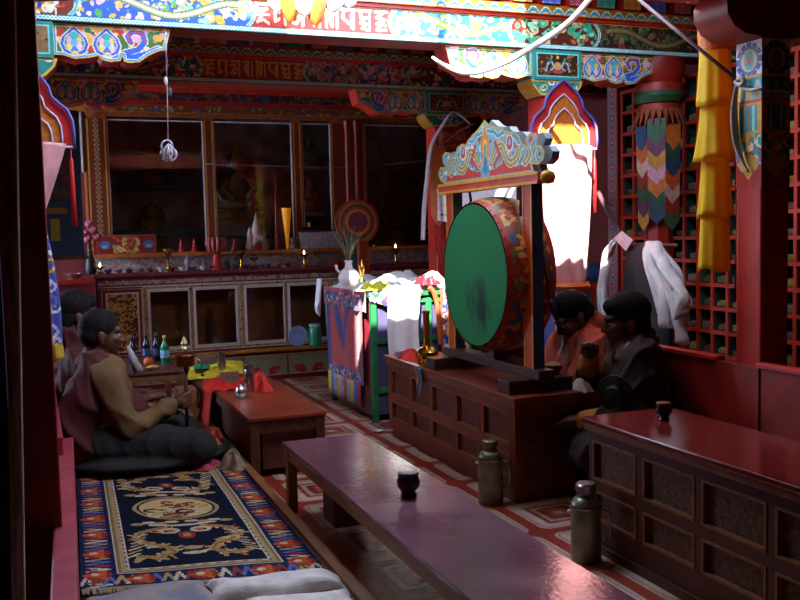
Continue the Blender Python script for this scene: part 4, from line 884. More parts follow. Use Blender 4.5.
# drum
DR = thing('drum', 'great standing drum with green skin and floral painted body', 'drum', (2.71,5.27,1.3)); dc = Vector((2.715,5.245,1.315)); Rd = .448; hw = .165
def gskin():
    m = bpy.data.materials.new('green_skin'); m.use_nodes = True; nt = m.node_tree; N = nt.nodes; L = nt.links; p = N['Principled BSDF']; p.inputs['Roughness'].default_value = .65; p.inputs['Specular IOR Level'].default_value = .25
    tc = N.new('ShaderNodeTexCoord'); mp = N.new('ShaderNodeMapping'); mp.inputs['Scale'].default_value = (1,5,1.6); mp.inputs['Rotation'].default_value = (.5,0,0); L.new(tc.outputs['Object'], mp.inputs[0])
    nz = N.new('ShaderNodeTexNoise'); nz.inputs['Scale'].default_value = 3.4; nz.inputs['Detail'].default_value = 7; nz.inputs['Roughness'].default_value = .62; L.new(mp.outputs[0], nz.inputs[0])
    sp = N.new('ShaderNodeSeparateXYZ'); L.new(tc.outputs['Object'], sp.inputs[0])
    # scuffs gather in the lower near part of the skin, where it is struck
    def dist2(cy, cz, r):
        a = N.new('ShaderNodeVectorMath'); a.operation = 'DISTANCE'; a.inputs[1].default_value = (2.55, cy, cz); L.new(tc.outputs['Object'], a.inputs[0])
        b = N.new('ShaderNodeMapRange'); b.inputs[1].default_value = 0; b.inputs[2].default_value = r; b.inputs[3].default_value = 1; b.inputs[4].default_value = 0; L.new(a.outputs['Value'], b.inputs[0]); return b.outputs[0]
    ad = N.new('ShaderNodeMath'); ad.operation = 'MULTIPLY'; L.new(dist2(5.16,1.12,.38), ad.inputs[0]); L.new(nz.outputs['Fac'], ad.inputs[1])
    rp = N.new('ShaderNodeValToRGB'); e = rp.color_ramp.elements; e[0].position = .24; e[0].color = (*lin('#067a40'),1); e[1].position = .46; e[1].color = (*lin('#07301c'),1); L.new(ad.outputs[0], rp.inputs[0]); L.new(rp.outputs[0], p.inputs['Base Color'])
    MATS['green_skin'] = m
gskin()
def disc(mb, x, R, bulge, n=64, rings=5):
    v = [(x-bulge, dc.y, dc.z)]; f = []
    for k in range(1, rings+1):
        q = k/rings
        for j in range(n): a = 2*PI*j/n; v.append((x-bulge*(1-q*q), dc.y+R*q*math.cos(a), dc.z+R*q*math.sin(a)))
    for j in range(n): f.append((0, 1+(j+1)%n, 1+j))
    for k in range(rings-1):
        for j in range(n): a = 1+k*n; f.append((a+j, a+(j+1)%n, a+n+(j+1)%n, a+n+j))
    return mb.add(v, f)
disc(MB(), dc.x-hw, Rd, .012).build('skin', 'green_skin', DR, smooth=True); disc(MB(), dc.x+hw, Rd, -.012).build('skin', 'green_skin', DR, smooth=True)
bc = Cv(2*PI*.5, .33, .012, '#8a3a22'); rng = random.Random(9); bc.scrolls(rng, 80, ['#c8803a','#4a6a4a','#2a4a7a','#b84a2a','#d8b060'], .07, .024); bc.speck(rng, 160, ['#c8803a','#6a7a3a','#3a5a8a','#b0402a','#d8a860','#a86a5a'], .012, .03)
bc.rect(0,0,9,.03,'#a82a1e'); bc.rect(0,.30,9,.33,'#a82a1e'); bc.rect(0,.03,9,.038,'#d8a040'); bc.rect(0,.292,9,.30,'#d8a040')
def barrel(U, V):
    a = U/bc.w*2*PI; t = V/bc.h*2-1; R = Rd+.012+.035*(1-t*t); return dc.x+hw*t, dc.y+R*np.cos(a), dc.z+R*np.sin(a)
panel('body', bc, barrel, 'paint', DR, smooth=True)
for s in (-1,1):
    q = MB()
    for j in range(48): a = 2*PI*j/48; q.ball((dc.x+s*(hw-.012), dc.y+(Rd+.014)*math.cos(a), dc.z+(Rd+.014)*math.sin(a)), .008, 6, 4)
    q.build('studs', 'brass', DR)['kind'] = 'stuff'
for yy, a in ((5.62, .75), (4.9, -.75)):
    tube_of('strap', [(dc.x, yy, 1.86), (dc.x+.0, dc.y+(Rd+.03)*math.sin(a), dc.z+(Rd+.03)*math.cos(a))], .010, 'black', DR, 6)
MB().box(dc.x-.05, dc.x+.05, dc.y-.04, dc.y+.04, .775, dc.z-Rd-.035).build('rest_block', 'dark_base', ds)
bt = thing('drum_beater', 'curved black drum beater hanging beside the drum post', 'beater', (2.85,4.72,1.2))
pts = spline([PY(4.72,541,238), PY(4.72,545,270), PY(4.72,549,293), PY(4.72,556,318)]); tube_of('stick', pts, .006, 'black', bt, 6)
q = [PY(4.72,550,300), PY(4.72,553,309), PY(4.72,557,320)]; tube_of('grip', q, [.016,.020,.014], 'black', bt, 8)

# ------------------------------------------------------------------ the draped throne beyond the drum
th = thing('draped_throne', 'green framed throne cabinet draped with brocades and white scarves', 'throne', (2.97,7.76,0))
TX0, TX1, TY0, TY1, TZ = 2.535, 3.46, 7.17, 8.38, 1.06
box('body', (TX0+.03, TX1-.03, TY0+.03, TY1-.03, .06, TZ), 'purple_panel', th)
for x, y in ((TX0,TY0),(TX0+.50,TY0),(TX1-.05,TY0),(TX0,TY1-.05),(TX1-.05,TY1-.05)): box('post', (x, x+.05, y, y+.05, 0, TZ), 'green_paint', th, bev=.004)
for z in (.27,.69,1.02): box('rail', (TX0+.05, TX1-.05, TY0+.005, TY0+.035, z-.022, z+.022), 'green_paint', th)
box('top', (TX0-.02, TX1+.02, TY0-.02, TY1+.02, TZ, TZ+.03), 'green_paint', th)
box('base_board', (TX0+.005, TX0+.03, TY0+.05, TY1, .05, .22), 'brown_wood', th); box('side_board', (TX0+.008, TX0+.03, TY0+.05, TY1, .22, TZ), 'maroon', th)
# hanging brocade with a blue point, on the side towards the low tables
tk = thing('hanging_brocade', 'red brocade hanging with blue point and coloured tassel strips, on the throne side', 'hanging', (2.51,7.7,1.1))
W = 1.05; cv = Cv(W, .80, .009, '#9a2e34'); rng = random.Random(14); cv.speck(rng, 160, ['#a83a3a','#8a2a30','#b04a40'], .008, .02)
cv.rect(0,0,.07,.8,'#27306a'); cv.rect(W-.19,0,W-.10,.8,'#27306a'); cv.rect(W-.10,0,W,.8,'#7a2e34'); cv.speck(rng, 60, ['#5a6ab8','#8a3a5a','#b8a050'], .006, .014, W-.19, 0, W-.1, .8)
cv.poly([(.10,.8),(.80,.8),(.47,.22)], '#27306a'); cv.poly([(.26,.8),(.66,.8),(.47,.42)], '#9a2e34'); cv.poly([(.36,.8),(.58,.8),(.47,.58)], '#c8842e'); cv.rect(0,0,W,.09,'#2a3060'); cv.speck(rng, 80, ['#6a7ac0','#a84a5a','#c8a050'], .006, .016, 0, 0, W, .09)
panel('cloth', cv, lambda U,V: (2.508+.008*np.sin(U*17), 8.36-U, .30+V), 'cloth_paint', tk, smooth=True)
cc = ['#c8b020','#6a6a9a','#8a8a98','#c89a28','#7a7aa8','#a8423a','#8a94a0','#c8a83a','#3a5ab0','#b03038']
for k, c in enumerate(cc):
    y1 = 8.36-k*.095; MB().grid(lambda u,v: (2.506+.012*math.sin(u*PI)*v, y1-.088*u, .30-.21*v), 4, 4).build('tassel_strip', mat('ts'+c, c, .6), tk, smooth=True, solid=.004)
va = thing('valance', 'blue and red floral brocade valance along the throne top', 'valance', (2.5,7.6,1.1))
cv = brocade(1.25, .17, .008, '#27305e', ['#a83a3a','#5a6ab0','#c88a3a','#8a3a5a','#d8c8b0'], 15, 1.6, .035); cv.rect(0,.14,9,.17,'#a8323a')
panel('side_cloth', cv, lambda U,V: (2.496-.01*np.sin(U*21)+0*V, 8.41-U, .935+V), 'cloth_paint', va, smooth=True)
c2 = brocade(.50, .17, .008, '#2c2f5c', ['#a83a3a','#5a6ab0','#c88a3a','#d8c8b0'], 16, 1.6, .035)
c2.a = c2.inside([(0,.17),(.5,.17),(.42,.06),(.26,.0),(.10,.07),(0,.10)]); panel('front_cloth', c2, lambda U,V: (2.51+U, 7.145+.006*np.sin(U*25), .935+V), 'cloth_paint', va, smooth=True)
# top cloths
def drape_top(name, label, x0, x1, y0, y1, z, amp, m, seed, edge=.0, cat='scarf'):
    def f(u, v):
        x = x0+(x1-x0)*u; y = y0+(y1-y0)*v; e = min(1, 6*min(u,1-u,v,1-v))
        h = amp*(.55+.45*math.sin(u*13+seed)*math.cos(v*9+seed*2)+.3*math.sin(u*29+v*17+seed)); return (x, y, z+e*h)
    return tag(MB().grid(f, 36, 26).build(name, m, smooth=True), label, cat)
ZT = TZ+.03
drape_top('silk_scarf', 'heap of white scarves spread over the throne top', 2.50, 3.44, 7.26, 8.34, ZT+.005, .13, 'white_silk', 1)
drape_top('cloth', 'yellow cloth on the near left corner of the throne top', 2.505, 2.74, 7.16, 7.40, ZT+.03, .06, mat('yellow_cloth','#d8d030',.6), 2, cat='cloth')
drape_top('cloth', 'lilac patterned cloth at the front edge of the throne top', 2.53, 2.95, 7.15, 7.34, ZT+.003, .05, mat('lilac','#b8a8d0',.6,var=.4,scale=30), 3, cat='cloth')
drape_top('cloth', 'dark red bundle on the right of the throne top', 3.02, 3.2, 7.20, 7.42, ZT+.05, .07, 'maroon', 4, cat='cloth')
def hang(name, label, x0, x1, y, zt, zb, m, seed, fold=.02, flare=0, n=9, cat='scarf', bot=None):
    def f(u, v):
        w = x1-x0; x = x0+w*u+flare*v*(u-.5); z = zt+(zb-zt)*v*(1+(bot or 0)*math.sin(u*PI*1.5)); return (x+.01*math.sin(v*6+seed), y-fold*(.3+.7*v)*(1+math.sin(u*n+seed+v)), z)
    return tag(MB().grid(f, 34, 20).build(name, m, smooth=True, solid=.004), label, cat)
a, b = PY(7.13,384,300).x, PY(7.13,419,300).x
hang('silk_scarf', 'long white scarf hanging down the throne front', a+.02, b, 7.13, ZT+.06, .45, 'white_silk', 1, .018, -.02, 11, bot=.08)
hang('silk_scarf', 'white scarf corner trailing at the left end of the throne top', PX(2.5,316,290).x-.01, 2.50, 0, 0, 0, 'white_silk', 1) if False else None
tag(MB().grid(lambda u,v: (2.485-.02*math.sin(u*9)-.05*v, 8.42+.10*u-.06*v, ZT+.08-.36*v*(.6+.4*math.sin(u*3))), 10, 14).build('silk_scarf', 'white_silk', smooth=True, solid=.004), 'white scarf corner trailing off the far end of the throne', 'scarf')
rb_ = brocade(.26, .72, .007, '#2a3560', ['#d8c8a8','#c8a060','#5a7ac0','#a8483a','#e0d8c8'], 18, 1.6, .045); rb_.rect(.185,0,.26,.72,'#c8b090'); k = (rb_.Y//.03%2==0)&(rb_.X>.20)&(rb_.X<.245); rb_.put(k,'#8a4a3a'); rb_.rect(0,0,.02,.72,'#b04a2a')
x0 = PY(7.12,441,320).x
t = panel('brocade_rug', rb_, lambda U,V: (x0+U, 7.125+.01*np.sin(U*12), .40+V), 'cloth_paint', smooth=True); tag(t, 'navy floral rug with cream key border hung on the throne front', 'rug')
MB().tube(spline([PY(7.11,429,287), PY(7.11,434,293), PY(7.11,438,310), PY(7.11,440,345)]), .022, 8).build('arm_roll', mat('arm_orange','#b8502a',.5), th, smooth=True)
# white vase with peacock feathers and a brass bell on the throne
x, y = PY(7.55,349,278).x, 7.55; vz = thing('ritual_vase', 'white vase wrapped in scarf holding peacock feathers on the throne', 'vase', (x,y,ZT))
MB().lathe([(.05,0),(.085,.03),(.095,.08),(.075,.13),(.035,.16),(.028,.20),(.038,.225),(.025,.225)], (x,y,ZT+.05), 18).build('vase', 'white_silk', vz, smooth='auto')
MB().tube([(x-.07,y,ZT+.16),(x-.11,y,ZT+.20),(x-.115,y,ZT+.24)], .012, 6).build('spout', 'white_silk', vz, smooth=True)
for k in range(9):
    a = (k-4)*.022; MB().tube([(x,y,ZT+.25),(x+a*.6,y+.02*math.sin(k),ZT+.38),(x+a*1.6,y,ZT+.54+.03*math.sin(k*2.3))], [.004,.007,.003], 5).build('feather', mat('feather','#6a6a4a',.7,var=.4,scale=40), vz, smooth=True)
x = PY(7.45,363,275).x; tag(MB().lathe([(.03,0),(.012,.03),(.01,.06),(.026,.10),(.03,.13),(.012,.16),(.004,.19)], (x,7.48,ZT+.09), 12).build('brass_finial', 'brass', smooth='auto'), 'small brass finial beside the feather vase', 'finial')
# rainbow disc behind the throne
x, y = PY(9.2,357,222).x, 9.2; dz = PY(9.2,357,222).z; R = .24
dk = thing('halo_disc', 'round disc ringed in red, green and gold on an orange draped stand', 'disc', (x,y,0))
for k, (rr, c) in enumerate(((R,'#9a3a1e'),(R*.88,'#c0702a'),(R*.78,'#3a5a3a'),(R*.66,'#a8441e'),(R*.56,'#c89040'),(R*.46,'#7a2a4a'))): MB().lathe([(rr,-.012-.004*k),(rr,.01)], (x,y,dz), 40, 'y').build('ring', mat('hd'+c, c, .5), dk)
def sk(u,v): s = (u-.5)*2; return (x+.02+(.10+.09*v)*s, y+.03-.06*math.sqrt(max(0,1-s*s))+.012*math.sin(s*12), dz-.2-(dz-.2-.1)*v)
MB().grid(sk, 24, 12).build('skirt', mat('orange_cloth','#a84a1e',.6,var=.2), dk, smooth=True, solid=.01); MB().tube([(x,y+.05,0),(x,y+.05,dz)], .025, 8).build('pole', 'brown_wood', dk)
tag(MB().grid(lambda u,v: (PX(0,0,0).x if False else x+.02*u+.1*v-.14, y-.05, dz-.15-.45*u+.02*math.sin(v*5)), 8, 4).build('ribbon', mat('teal_ribbon','#1f5a70',.6), smooth=True, solid=.006), 'teal ribbon below the ringed disc', 'ribbon')

wbn = Cv(1.55, .30, .01, '#f2eef2')
for k in range(14): wbn.rect(.06+k*.105, .05, .12+k*.105, .075, ('#a83a3a','#5a5a9a')[k%2])
t = panel('white_banner', wbn, lambda U,V: (3.50+.012*np.sin(U*8), 7.95-U, 1.70+V-.05*np.sin(PI*U/1.55)), 'cloth_paint', smooth=True); tag(t, 'white cloth strung between the columns behind the drum', 'banner')
# ------------------------------------------------------------------ right aisle: scripture shelves, banners, scarves
mat('shelf_red', '#b8321c', .4, var=.15, scale=8); mat('cell_teal', '#1c4a44', .6, var=.2)
bs = thing('scripture_shelf', 'red pigeonhole shelf filled with wrapped scriptures along the right wall', 'bookshelf', (5.12,5.9,0))
SX, SD, PY_, PZ_ = 4.95, .34, .172, .187; NY, NZ = 14, 12; Y0_, Z0_ = 4.66, .56; BW = .030
box('shelf_base', (SX, SX+SD, Y0_-.03, Y0_+NY*PY_+.03, 0, Z0_-BW/2), 'red_dark', bs); box('shelf_back', (SX+SD, SX+SD+.02, Y0_, Y0_+NY*PY_, .5, Z0_+NZ*PZ_), 'black', bs)
for k in range(NY+1): y = Y0_+k*PY_; u_ = box('upright', (SX, SX+SD, y-BW/2, y+BW/2, Z0_, Z0_+NZ*PZ_), 'shelf_red', bs)
for k in range(NZ+1): z = Z0_+k*PZ_; box('shelf_board', (SX-.004, SX+SD, Y0_-.015, Y0_+NY*PY_+.015, z-BW/2, z+BW/2), 'shelf_red', bs)
for k in range(NY):
    y = Y0_+k*PY_+BW/2; MB().box(SX+.02, SX+SD-.01, y+PY_-BW-.003, y+PY_-BW, Z0_, Z0_+NZ*PZ_).build('cell_lining', 'cell_teal', bs)
bd = Cv(.16, 2.9, .01, '#8a7a88'); 
for k in range(26): bd.ell(.08, .06+k*.11, .035, .035, '#b83a3a'); bd.ell(.08, .06+k*.11, .015, .015, '#d8c0b0')
bd.rect(0,0,.015,9,'#b83a2a'); bd.rect(.145,0,.16,9,'#b83a2a')
box('end_pilaster', (SX-.02, SX+SD, Y0_+NY*PY_+.03, Y0_+NY*PY_+.19, 0, 2.9), 'red_dark', bs); panel('pilaster_painting', bd, face_x(SX-.024, Y0_+NY*PY_+.19, 0), 'paint', bs)
bk_m = [mat('wrap%d'%k, c, .75, var=.25, scale=25) for k, c in enumerate(('#7a6a2a','#6a4a40','#4a5a34','#8a7a38','#5e3a30','#745c50'))]
proto = []
for k in range(6):
    r = thing('scripture', 'cloth wrapped scripture bundle in a cell of the red pigeonhole shelf', 'book', (0,0,0), 'scriptures in the red pigeonhole shelf'); rr = random.Random(k); h = .045+.02*rr.random(); w = .105+.02*rr.random()
    MB().grid(lambda u,v: (0,0,0), 1, 1)
    box('bundle', (-.02+.03*rr.random(), .25, -w/2, w/2, 0, h), bk_m[k], r, bev=.012); box('label_flap', (-.032, -.024, -w/2+.01, w/2-.01, -.0+.006, h-.008), bk_m[(k+3)%6], r); proto.append(index_kids(r))
rg = random.Random(77); first = [True]*6
for i in range(NY):
    for j in range(NZ):
        k = rg.randrange(6); loc = Vector((SX+.05+.02*rg.random(), Y0_+(i+.5)*PY_, Z0_+j*PZ_+BW/2+.001))
        lb = '%s wrapped scripture, %s row up, %s column from the painted end of the shelf' % (('ochre','dusky pink','green','yellow','brown','grey brown')[k], ORD[j], ORD[NY-1-i])
        if first[k]: q = proto[k]; first[k] = False
        else: q = dup(proto[k], (0,0,0))
        q.location = loc; q['label'] = lb
# octagonal wall column with chevron banner
ccx, ccy = 4.66, 6.14; oc = thing('column', 'wall column behind the chevron banner', None, (ccx,ccy,0), kind='structure')
MB().lathe([(.11,0),(.11,2.45),(.15,2.5)], (ccx,ccy,0), 8).build('shaft', 'red_dark', oc); MB().lathe([(.17,2.50),(.17,2.56),(.13,2.57),(.13,2.60),(.19,2.64),(.19,2.72),(.16,2.73),(.20,2.8),(.20,2.915)], (ccx,ccy,0), 16).build('capital', 'red_dark', oc, smooth='auto')
MB().lathe([(.18,2.57),(.205,2.62),(.19,2.66)], (ccx,ccy,0), 20).build('green_ring', mat('ring_green','#1f4a2a',.6), oc, smooth='auto')
bn = thing('chevron_banner', 'patchwork banner of pointed coloured tongues around the wall column', 'banner', (ccx,ccy,1.7), None)
cols = ['#b8641e','#5a2a4a','#c09a8a','#1f4a3a','#b07a22','#8a2a1e','#243a5a','#c08aa0','#2a5a3a','#b8521e']
fl = MB()
for k in range(24): a = 2*PI*k/24; fl.add([(ccx+.17*math.cos(a),ccy+.17*math.sin(a),2.52),(ccx+.17*math.cos(a+.26),ccy+.17*math.sin(a+.26),2.52),(ccx+.215*math.cos(a+.13),ccy+.215*math.sin(a+.13),2.38)],[(0,1,2)])
fl.build('petal_frill', mat('frill','#8a3a1a',.7,var=.3,scale=20), bn, solid=.006)
for f in range(8):
    a = 2*PI*f/8+PI/8; am = a+PI/8; Rr = .182; w = 2*Rr*math.sin(PI/8)*.99
    mid = Vector((ccx+Rr*math.cos(PI/8)*math.cos(am), ccy+Rr*math.cos(PI/8)*math.sin(am), 0)); tdir = Vector((-math.sin(am), math.cos(am), 0))
    if math.cos(am) > .5: continue
    for j in range(7):
        z = 2.44-j*.105-(.05 if f%2 else 0); c = cols[(j*3+f*2) % len(cols)]; o = [(-w/2,0),(w/2,0),(w/2,-.13),(0,-.20),(-w/2,-.13)]
        nrm = Vector((math.cos(am), math.sin(am), 0)); off = .003*(7-j)
        MB().prism(o[::-1] if True else o, mid+nrm*(off-.02)+Vector((0,0,z)), tdir, (0,0,1), -.006 if tdir.cross(Vector((0,0,1))).dot(nrm) < 0 else .006).build('brocade_tongue', mat('bt'+c, c, .6, var=.2, scale=30), bn)
# yellow tiered banner by the near post
yb = thing('yellow_banner', 'bright yellow tiered silk banner hanging beside the painted red post', 'banner', (3.69,4.36,1.3))
yx, yy = 3.70, 4.36
def tier(z1, z0, r1, r0, seed):
    def f(u, v):
        a = 2*PI*u; r = (r1+(r0-r1)*v**1.6)*(1+.045*math.sin(a*9+seed)*(.3+.7*v)+.03*math.sin(a*4+seed*2)); return (yx+r*math.cos(a), yy+r*math.sin(a), z1+(z0-z1)*v+.012*math.sin(a*3+seed)*v)
    return MB().grid(f, 64, 10)
for k, (pa, pb, r1, r0) in enumerate(((40,106,.085,.105),(104,160,.078,.118),(158,216,.075,.100),(214,270,.080,.092))): tier(PY(yy,718,pa).z, PY(yy,718,pb).z, r1, r0, k+1).build('tier', 'yellow_silk', yb, smooth=True, solid=.004)
MB().lathe([(.092,2.60),(.098,2.70),(.095,2.83)], (yx,yy,0), 24).build('top_band', 'orange_silk', yb, smooth='auto')
tube_of('cord', [(yx,yy,2.6),(yx,yy,3.44)], .008, 'black', yb)
tube_of('side_ribbon', [PX(3.58,734,190) if False else (3.80,4.30,2.0), (3.81,4.29,1.6), (3.805,4.30,1.15)], .010, 'black', yb, 6)
# scarf ropes
wr = tag(tube_of('scarf_rope', spline([PY(5.93,432,57),PY(5.90,446,66),PY(5.86,464,72),PY(5.82,484,70),PY(5.7,512,59),PY(5.5,542,41),PY(5.3,562,28),PY(5.1,578,13),PY(4.9,600,-14)],40), [.008+.017*min(1,k/10) *(1-.35*k/40) for k in range(41)], 'white_silk', None, 8), 'white scarf twisted into a rope sagging before the painted bracket', 'scarf')
tp = thing('tied_pole', 'thin dark pole sloping down to the painted red post, tied with a scarf', 'pole', (3.5,3.9,2.4))
A, B = PY(4.7,632,-6), PX(3.55,741,83); tube_of('pole', [A, B], .011, mat('pole_mauve','#6a4a52',.5), tp, 8)
tube_of('knot', spline([PX(3.55,736,82),PX(3.545,741,85),PX(3.55,744,81),PX(3.545,740,78),PX(3.55,736,83)],16), .014, mat('old_scarf','#b8aaa0',.6,var=.2), tp, 6)
tube_of('tie', spline([PX(3.558,737,82),PX(3.555,748,90),(3.558,3.86,PX(3.555,758,89).z),(3.60,3.838,PX(3.555,758,89).z-.005),(3.77,3.838,PX(3.555,758,89).z-.01)],16), .013, 'old_scarf', tp, 6, .8)
pts = spline([PX(3.55,737,85),PX(3.548,734,110),PX(3.548,736,140),PX(3.55,742,160),PX(3.55,748,172)],16); MB().tube(pts, [.012+.016*math.sin(PI*min(1,k/13)) for k in range(17)], 8, squash=.45).build('scarf_end', 'old_scarf', tp, smooth=True)
# black cloak on a stand, with white scarves
ks = thing('robe_stand', 'black cloak on a stand flanked by white silk scarves before the scripture shelf', 'robe stand', (4.1,5.55,0))
MB().tube([(4.12,5.5,0),(4.12,5.5,1.5)], .02, 8).build('pole', 'brown_wood', ks); MB().tube([(4.10,5.20,1.46),(4.10,5.85,1.47)], .014, 8).build('crossbar', 'brown_wood', ks)
def cloak(u, v):
    s = (u-.5)*2; w = (.23+.06*math.sin(v*PI*.6)); return (4.08-.05*math.cos(s*1.4)+.015*math.sin(s*7)*v, 5.53-w*s*(1 if v < .7 else 1-.25*(v-.7)), 1.47-.035*s*s*(1-v)-.85*v)
MB().grid(cloak, 24, 20).build('cloak', mat('cloak_black','#22232c',.75,var=.2), ks, smooth=True, solid=.008)
def khata(name, pts, w, seed, n=5):
    path = spline(pts, 24)
    for k in range(n):
        rs = random.Random(seed*10+k); off = Vector((rs.uniform(-.03,.03), rs.uniform(-w,w), 0))
        p2 = [p+off*min(1,.25+i/14)+Vector((.012*math.sin(i*.5+k), .015*math.sin(i*.6+k*2), 0)) for i, p in enumerate(path[:20+rs.randrange(5)])]
        MB().tube(p2, [.018+.022*min(1,i/6) for i in range(len(p2))], 8, squash=.35).build('scarf_strand', 'white_silk', ks, smooth=True)
khata('scarf', [(4.02,5.83,1.50),(3.99,5.90,1.35),(3.98,5.93,1.1),(4.0,5.92,.85),(4.0,5.88,.6)], .035, 1, 5)
khata('scarf', [(4.02,5.38,1.49),(3.97,5.28,1.42),(3.95,5.16,1.25),(3.94,5.06,1.05),(3.94,5.02,.78)], .13, 2, 11)
khata('scarf', [(4.0,5.3,1.45),(3.95,5.14,1.33),(3.93,5.0,1.2),(3.93,4.93,1.08),(3.93,4.96,.95)], .05, 3, 4)
tag(tube_of('staff', [PX(4.25,594,185), PX(4.20,628,248), (4.16,5.80,.3)], .022, mat('staff_mauve','#5a3a44',.6)), 'dusky staff leaning behind the black cloak', 'staff')
tag(MB().add([PX(4.0,614,238),PX(4.0,622,231),PX(4.0,633,240),PX(4.0,626,251)],[(0,1,2,3)]).build('paper_card', mat('paper','#cfc8d8',.8), solid=.006), 'pale folded card at the top of the left scarf on the stand', 'card')
# cabinet against the right wall beyond the shelf
sd = thing('side_cabinet', 'dim red panelled cabinet beyond the scripture shelf', 'cabinet', (5.3,7.9,0))
box('body', (5.12, 5.49, 7.3, 9.2, 0, 1.0), 'red_dark', sd); box('top', (5.09, 5.49, 7.28, 9.22, 1.0, 1.04), 'red_paint', sd, bev=.005)
for k in range(4):
    y = 7.36+k*.46
    for z0, z1 in ((.08,.46),(.52,.92)):
        box('door_panel', (5.105, 5.12, y+.05, y+.37, z0+.04, z1-.04), 'dark_teal', sd); mb = MB(); a, b = y+.02, y+.40
        mb.box(5.10,5.12,a,a+.03,z0,z1); mb.box(5.10,5.12,b-.03,b,z0,z1); mb.box(5.10,5.12,a+.03,b-.03,z0,z0+.03); mb.box(5.10,5.12,a+.03,b-.03,z1-.03,z1); mb.build('door_frame', 'chest_trim', sd)
for k, c in enumerate(('#6a5a8a','#b8743a','#3a5a9a','#a89aa8','#8a3a3a')): tag(MB().ball((5.25, 7.5+k*.22, 1.14), (.09,.10,.10)).build('cloth_bundle', mat('cb'+c,c,.8,bump=.3), smooth=True), ('mauve','orange','blue','pale','dark red')[k]+' cloth bundle on the dim side cabinet', 'bundle')
# drape on the far column
fd = thing('column_drape', 'red brocade tongues and a white veil hanging on the far column', 'drape', (3.68,7.98,1)); y = 7.99
f = lambda px, py, yy=7.99: PY(yy, px, py)
def sheet(name, quad, m, n=10, wave=.012, k=9):
    q = [Vector(p) for p in quad]; return MB().grid(lambda u,v: (q[0].lerp(q[1],u).lerp(q[3].lerp(q[2],u),v)+Vector((0,-wave*math.sin(u*k+v*2),0))), n, n).build(name, m, fd, smooth=True, solid=.005)
cvr = mat('brocade_red','#9a2a2e',.5,var=.4,scale=26,c2='#b8603a')
sheet('hood', [f(440,130),f(470,122),f(474,172),f(436,172)], cvr); sheet('back_cloth', [f(436,165,7.985),f(472,165,7.985),f(468,262,7.985),f(440,258,7.985)], cvr)
def tongue(pts, m, yy): 
    p = [f(a,b,yy) for a,b in pts]; MB().add(p, [tuple(range(len(p)))]).build('tongue', m, fd, solid=.008)
tongue([(430,148),(445,145),(447,215),(439,227),(431,215)], mat('tongue_orange','#c8744a',.5,var=.2,scale=40), 7.955); tongue([(446,160),(462,160),(461,270),(455,286),(447,268)], mat('tongue_red','#b0322a',.5,var=.3,scale=30), 7.96); tongue([(434,225),(446,225),(447,240),(441,262),(435,250)], 'tongue_red', 7.965)
tube_of('ribbon', [f(455,284,7.95), f(456,330,7.95)], .014, mat('ribbon_purple','#6a4a9a',.5), fd, 6, .4)
tube_of('veil', spline([f(470,124,7.93),f(454,112,7.92),f(441,128,7.91),f(431,148,7.91),f(427,180,7.91),f(424,212,7.91),f(423,240,7.91)],30), [.012+.028*min(1,k/12) for k in range(31)], mat('veil','#c8b0b4',.5,var=.1,sheen=.3), fd, 8, .35)
tube_of('veil', spline([f(474,124,7.92),f(462,130,7.91),f(448,140,7.91),f(437,148,7.91)],16), .014, 'veil', fd, 8, .35)
# left end: blue bordered painting, pale cloth, side chest
lp = thing('scroll_painting', 'scroll painting with dark blue lower border behind the left column drape', 'painting', (.2,7.86,1.4))
ya = 8.012; x0, x1 = PY(ya,36,200).x, PY(ya,82,200).x; zt_, zb_ = PY(ya,60,110).z, PY(ya,60,258).z; H = zt_-zb_
cv = Cv(x1-x0, H, .01, '#24405e'); cv.rect(.05,H*.38,x1-x0-.08,H-.05,'#3a2a26'); cv.speck(random.Random(3),80,['#5a4a3a','#6a3a32','#3a4a4a'],.015,.04,.05,H*.4,x1-x0-.08,H-.06); cv.rect(.02,H*.30,x1-x0-.12,H*.34,'#8a6a28'); cv.rect(.10,H*.12,.17,H*.27,'#8a8432')
panel('cloth', cv, lambda U,V: (x0+U, ya+.006*np.sin(U*15), zb_+V), 'cloth_paint', lp, smooth=True); tube_of('roller', [(x0-.03,ya,zb_),(x1+.03,ya,zb_)], .015, 'brown_wood', lp)
tag(MB().grid(lambda u,v: (PY(10.13,77+8*u,120).x, 10.13+.02*math.sin(u*9), ztop+.05-.62*v), 8, 8).build('pale_cloth', mat('grey_cloth','#8a807a',.8), smooth=True, solid=.005), 'grey cloth strip hanging left of the altar case', 'cloth')
lc = thing('side_chest', 'dim dark red chest at the far left of the altar', 'chest', (0,9.8,0)); box('body', (-.6,.47,9.6,10.3,0,1.16), 'maroon', lc); box('top', (-.62,.475,9.57,10.32,1.16,1.2), 'red_dark', lc)
for k in range(3): box('band', (-.6,.47,9.592,9.6,.15+.32*k,.19+.32*k), 'gold_paint', lc)
tag(bowl(MB(), PY(9.8,73,270).x, 9.8, 1.2, .09, .06).build('offering_bowl', 'silver', smooth='auto'), 'wide silver bowl on the dim chest at far left', 'bowl')
# near pole at the left edge
tag(MB().tube([PY(2.5,8,-40), PY(2.5,19,620), Vector((PY(2.5,19,620).x-.012,2.5,0))], .017, 8).build('wooden_pole', mat('weathered','#d0c0b0',.8,var=.4,scale=12,stretch=(8,8,.6)), smooth=True), 'weathered wooden pole at the left edge of the view', 'pole')
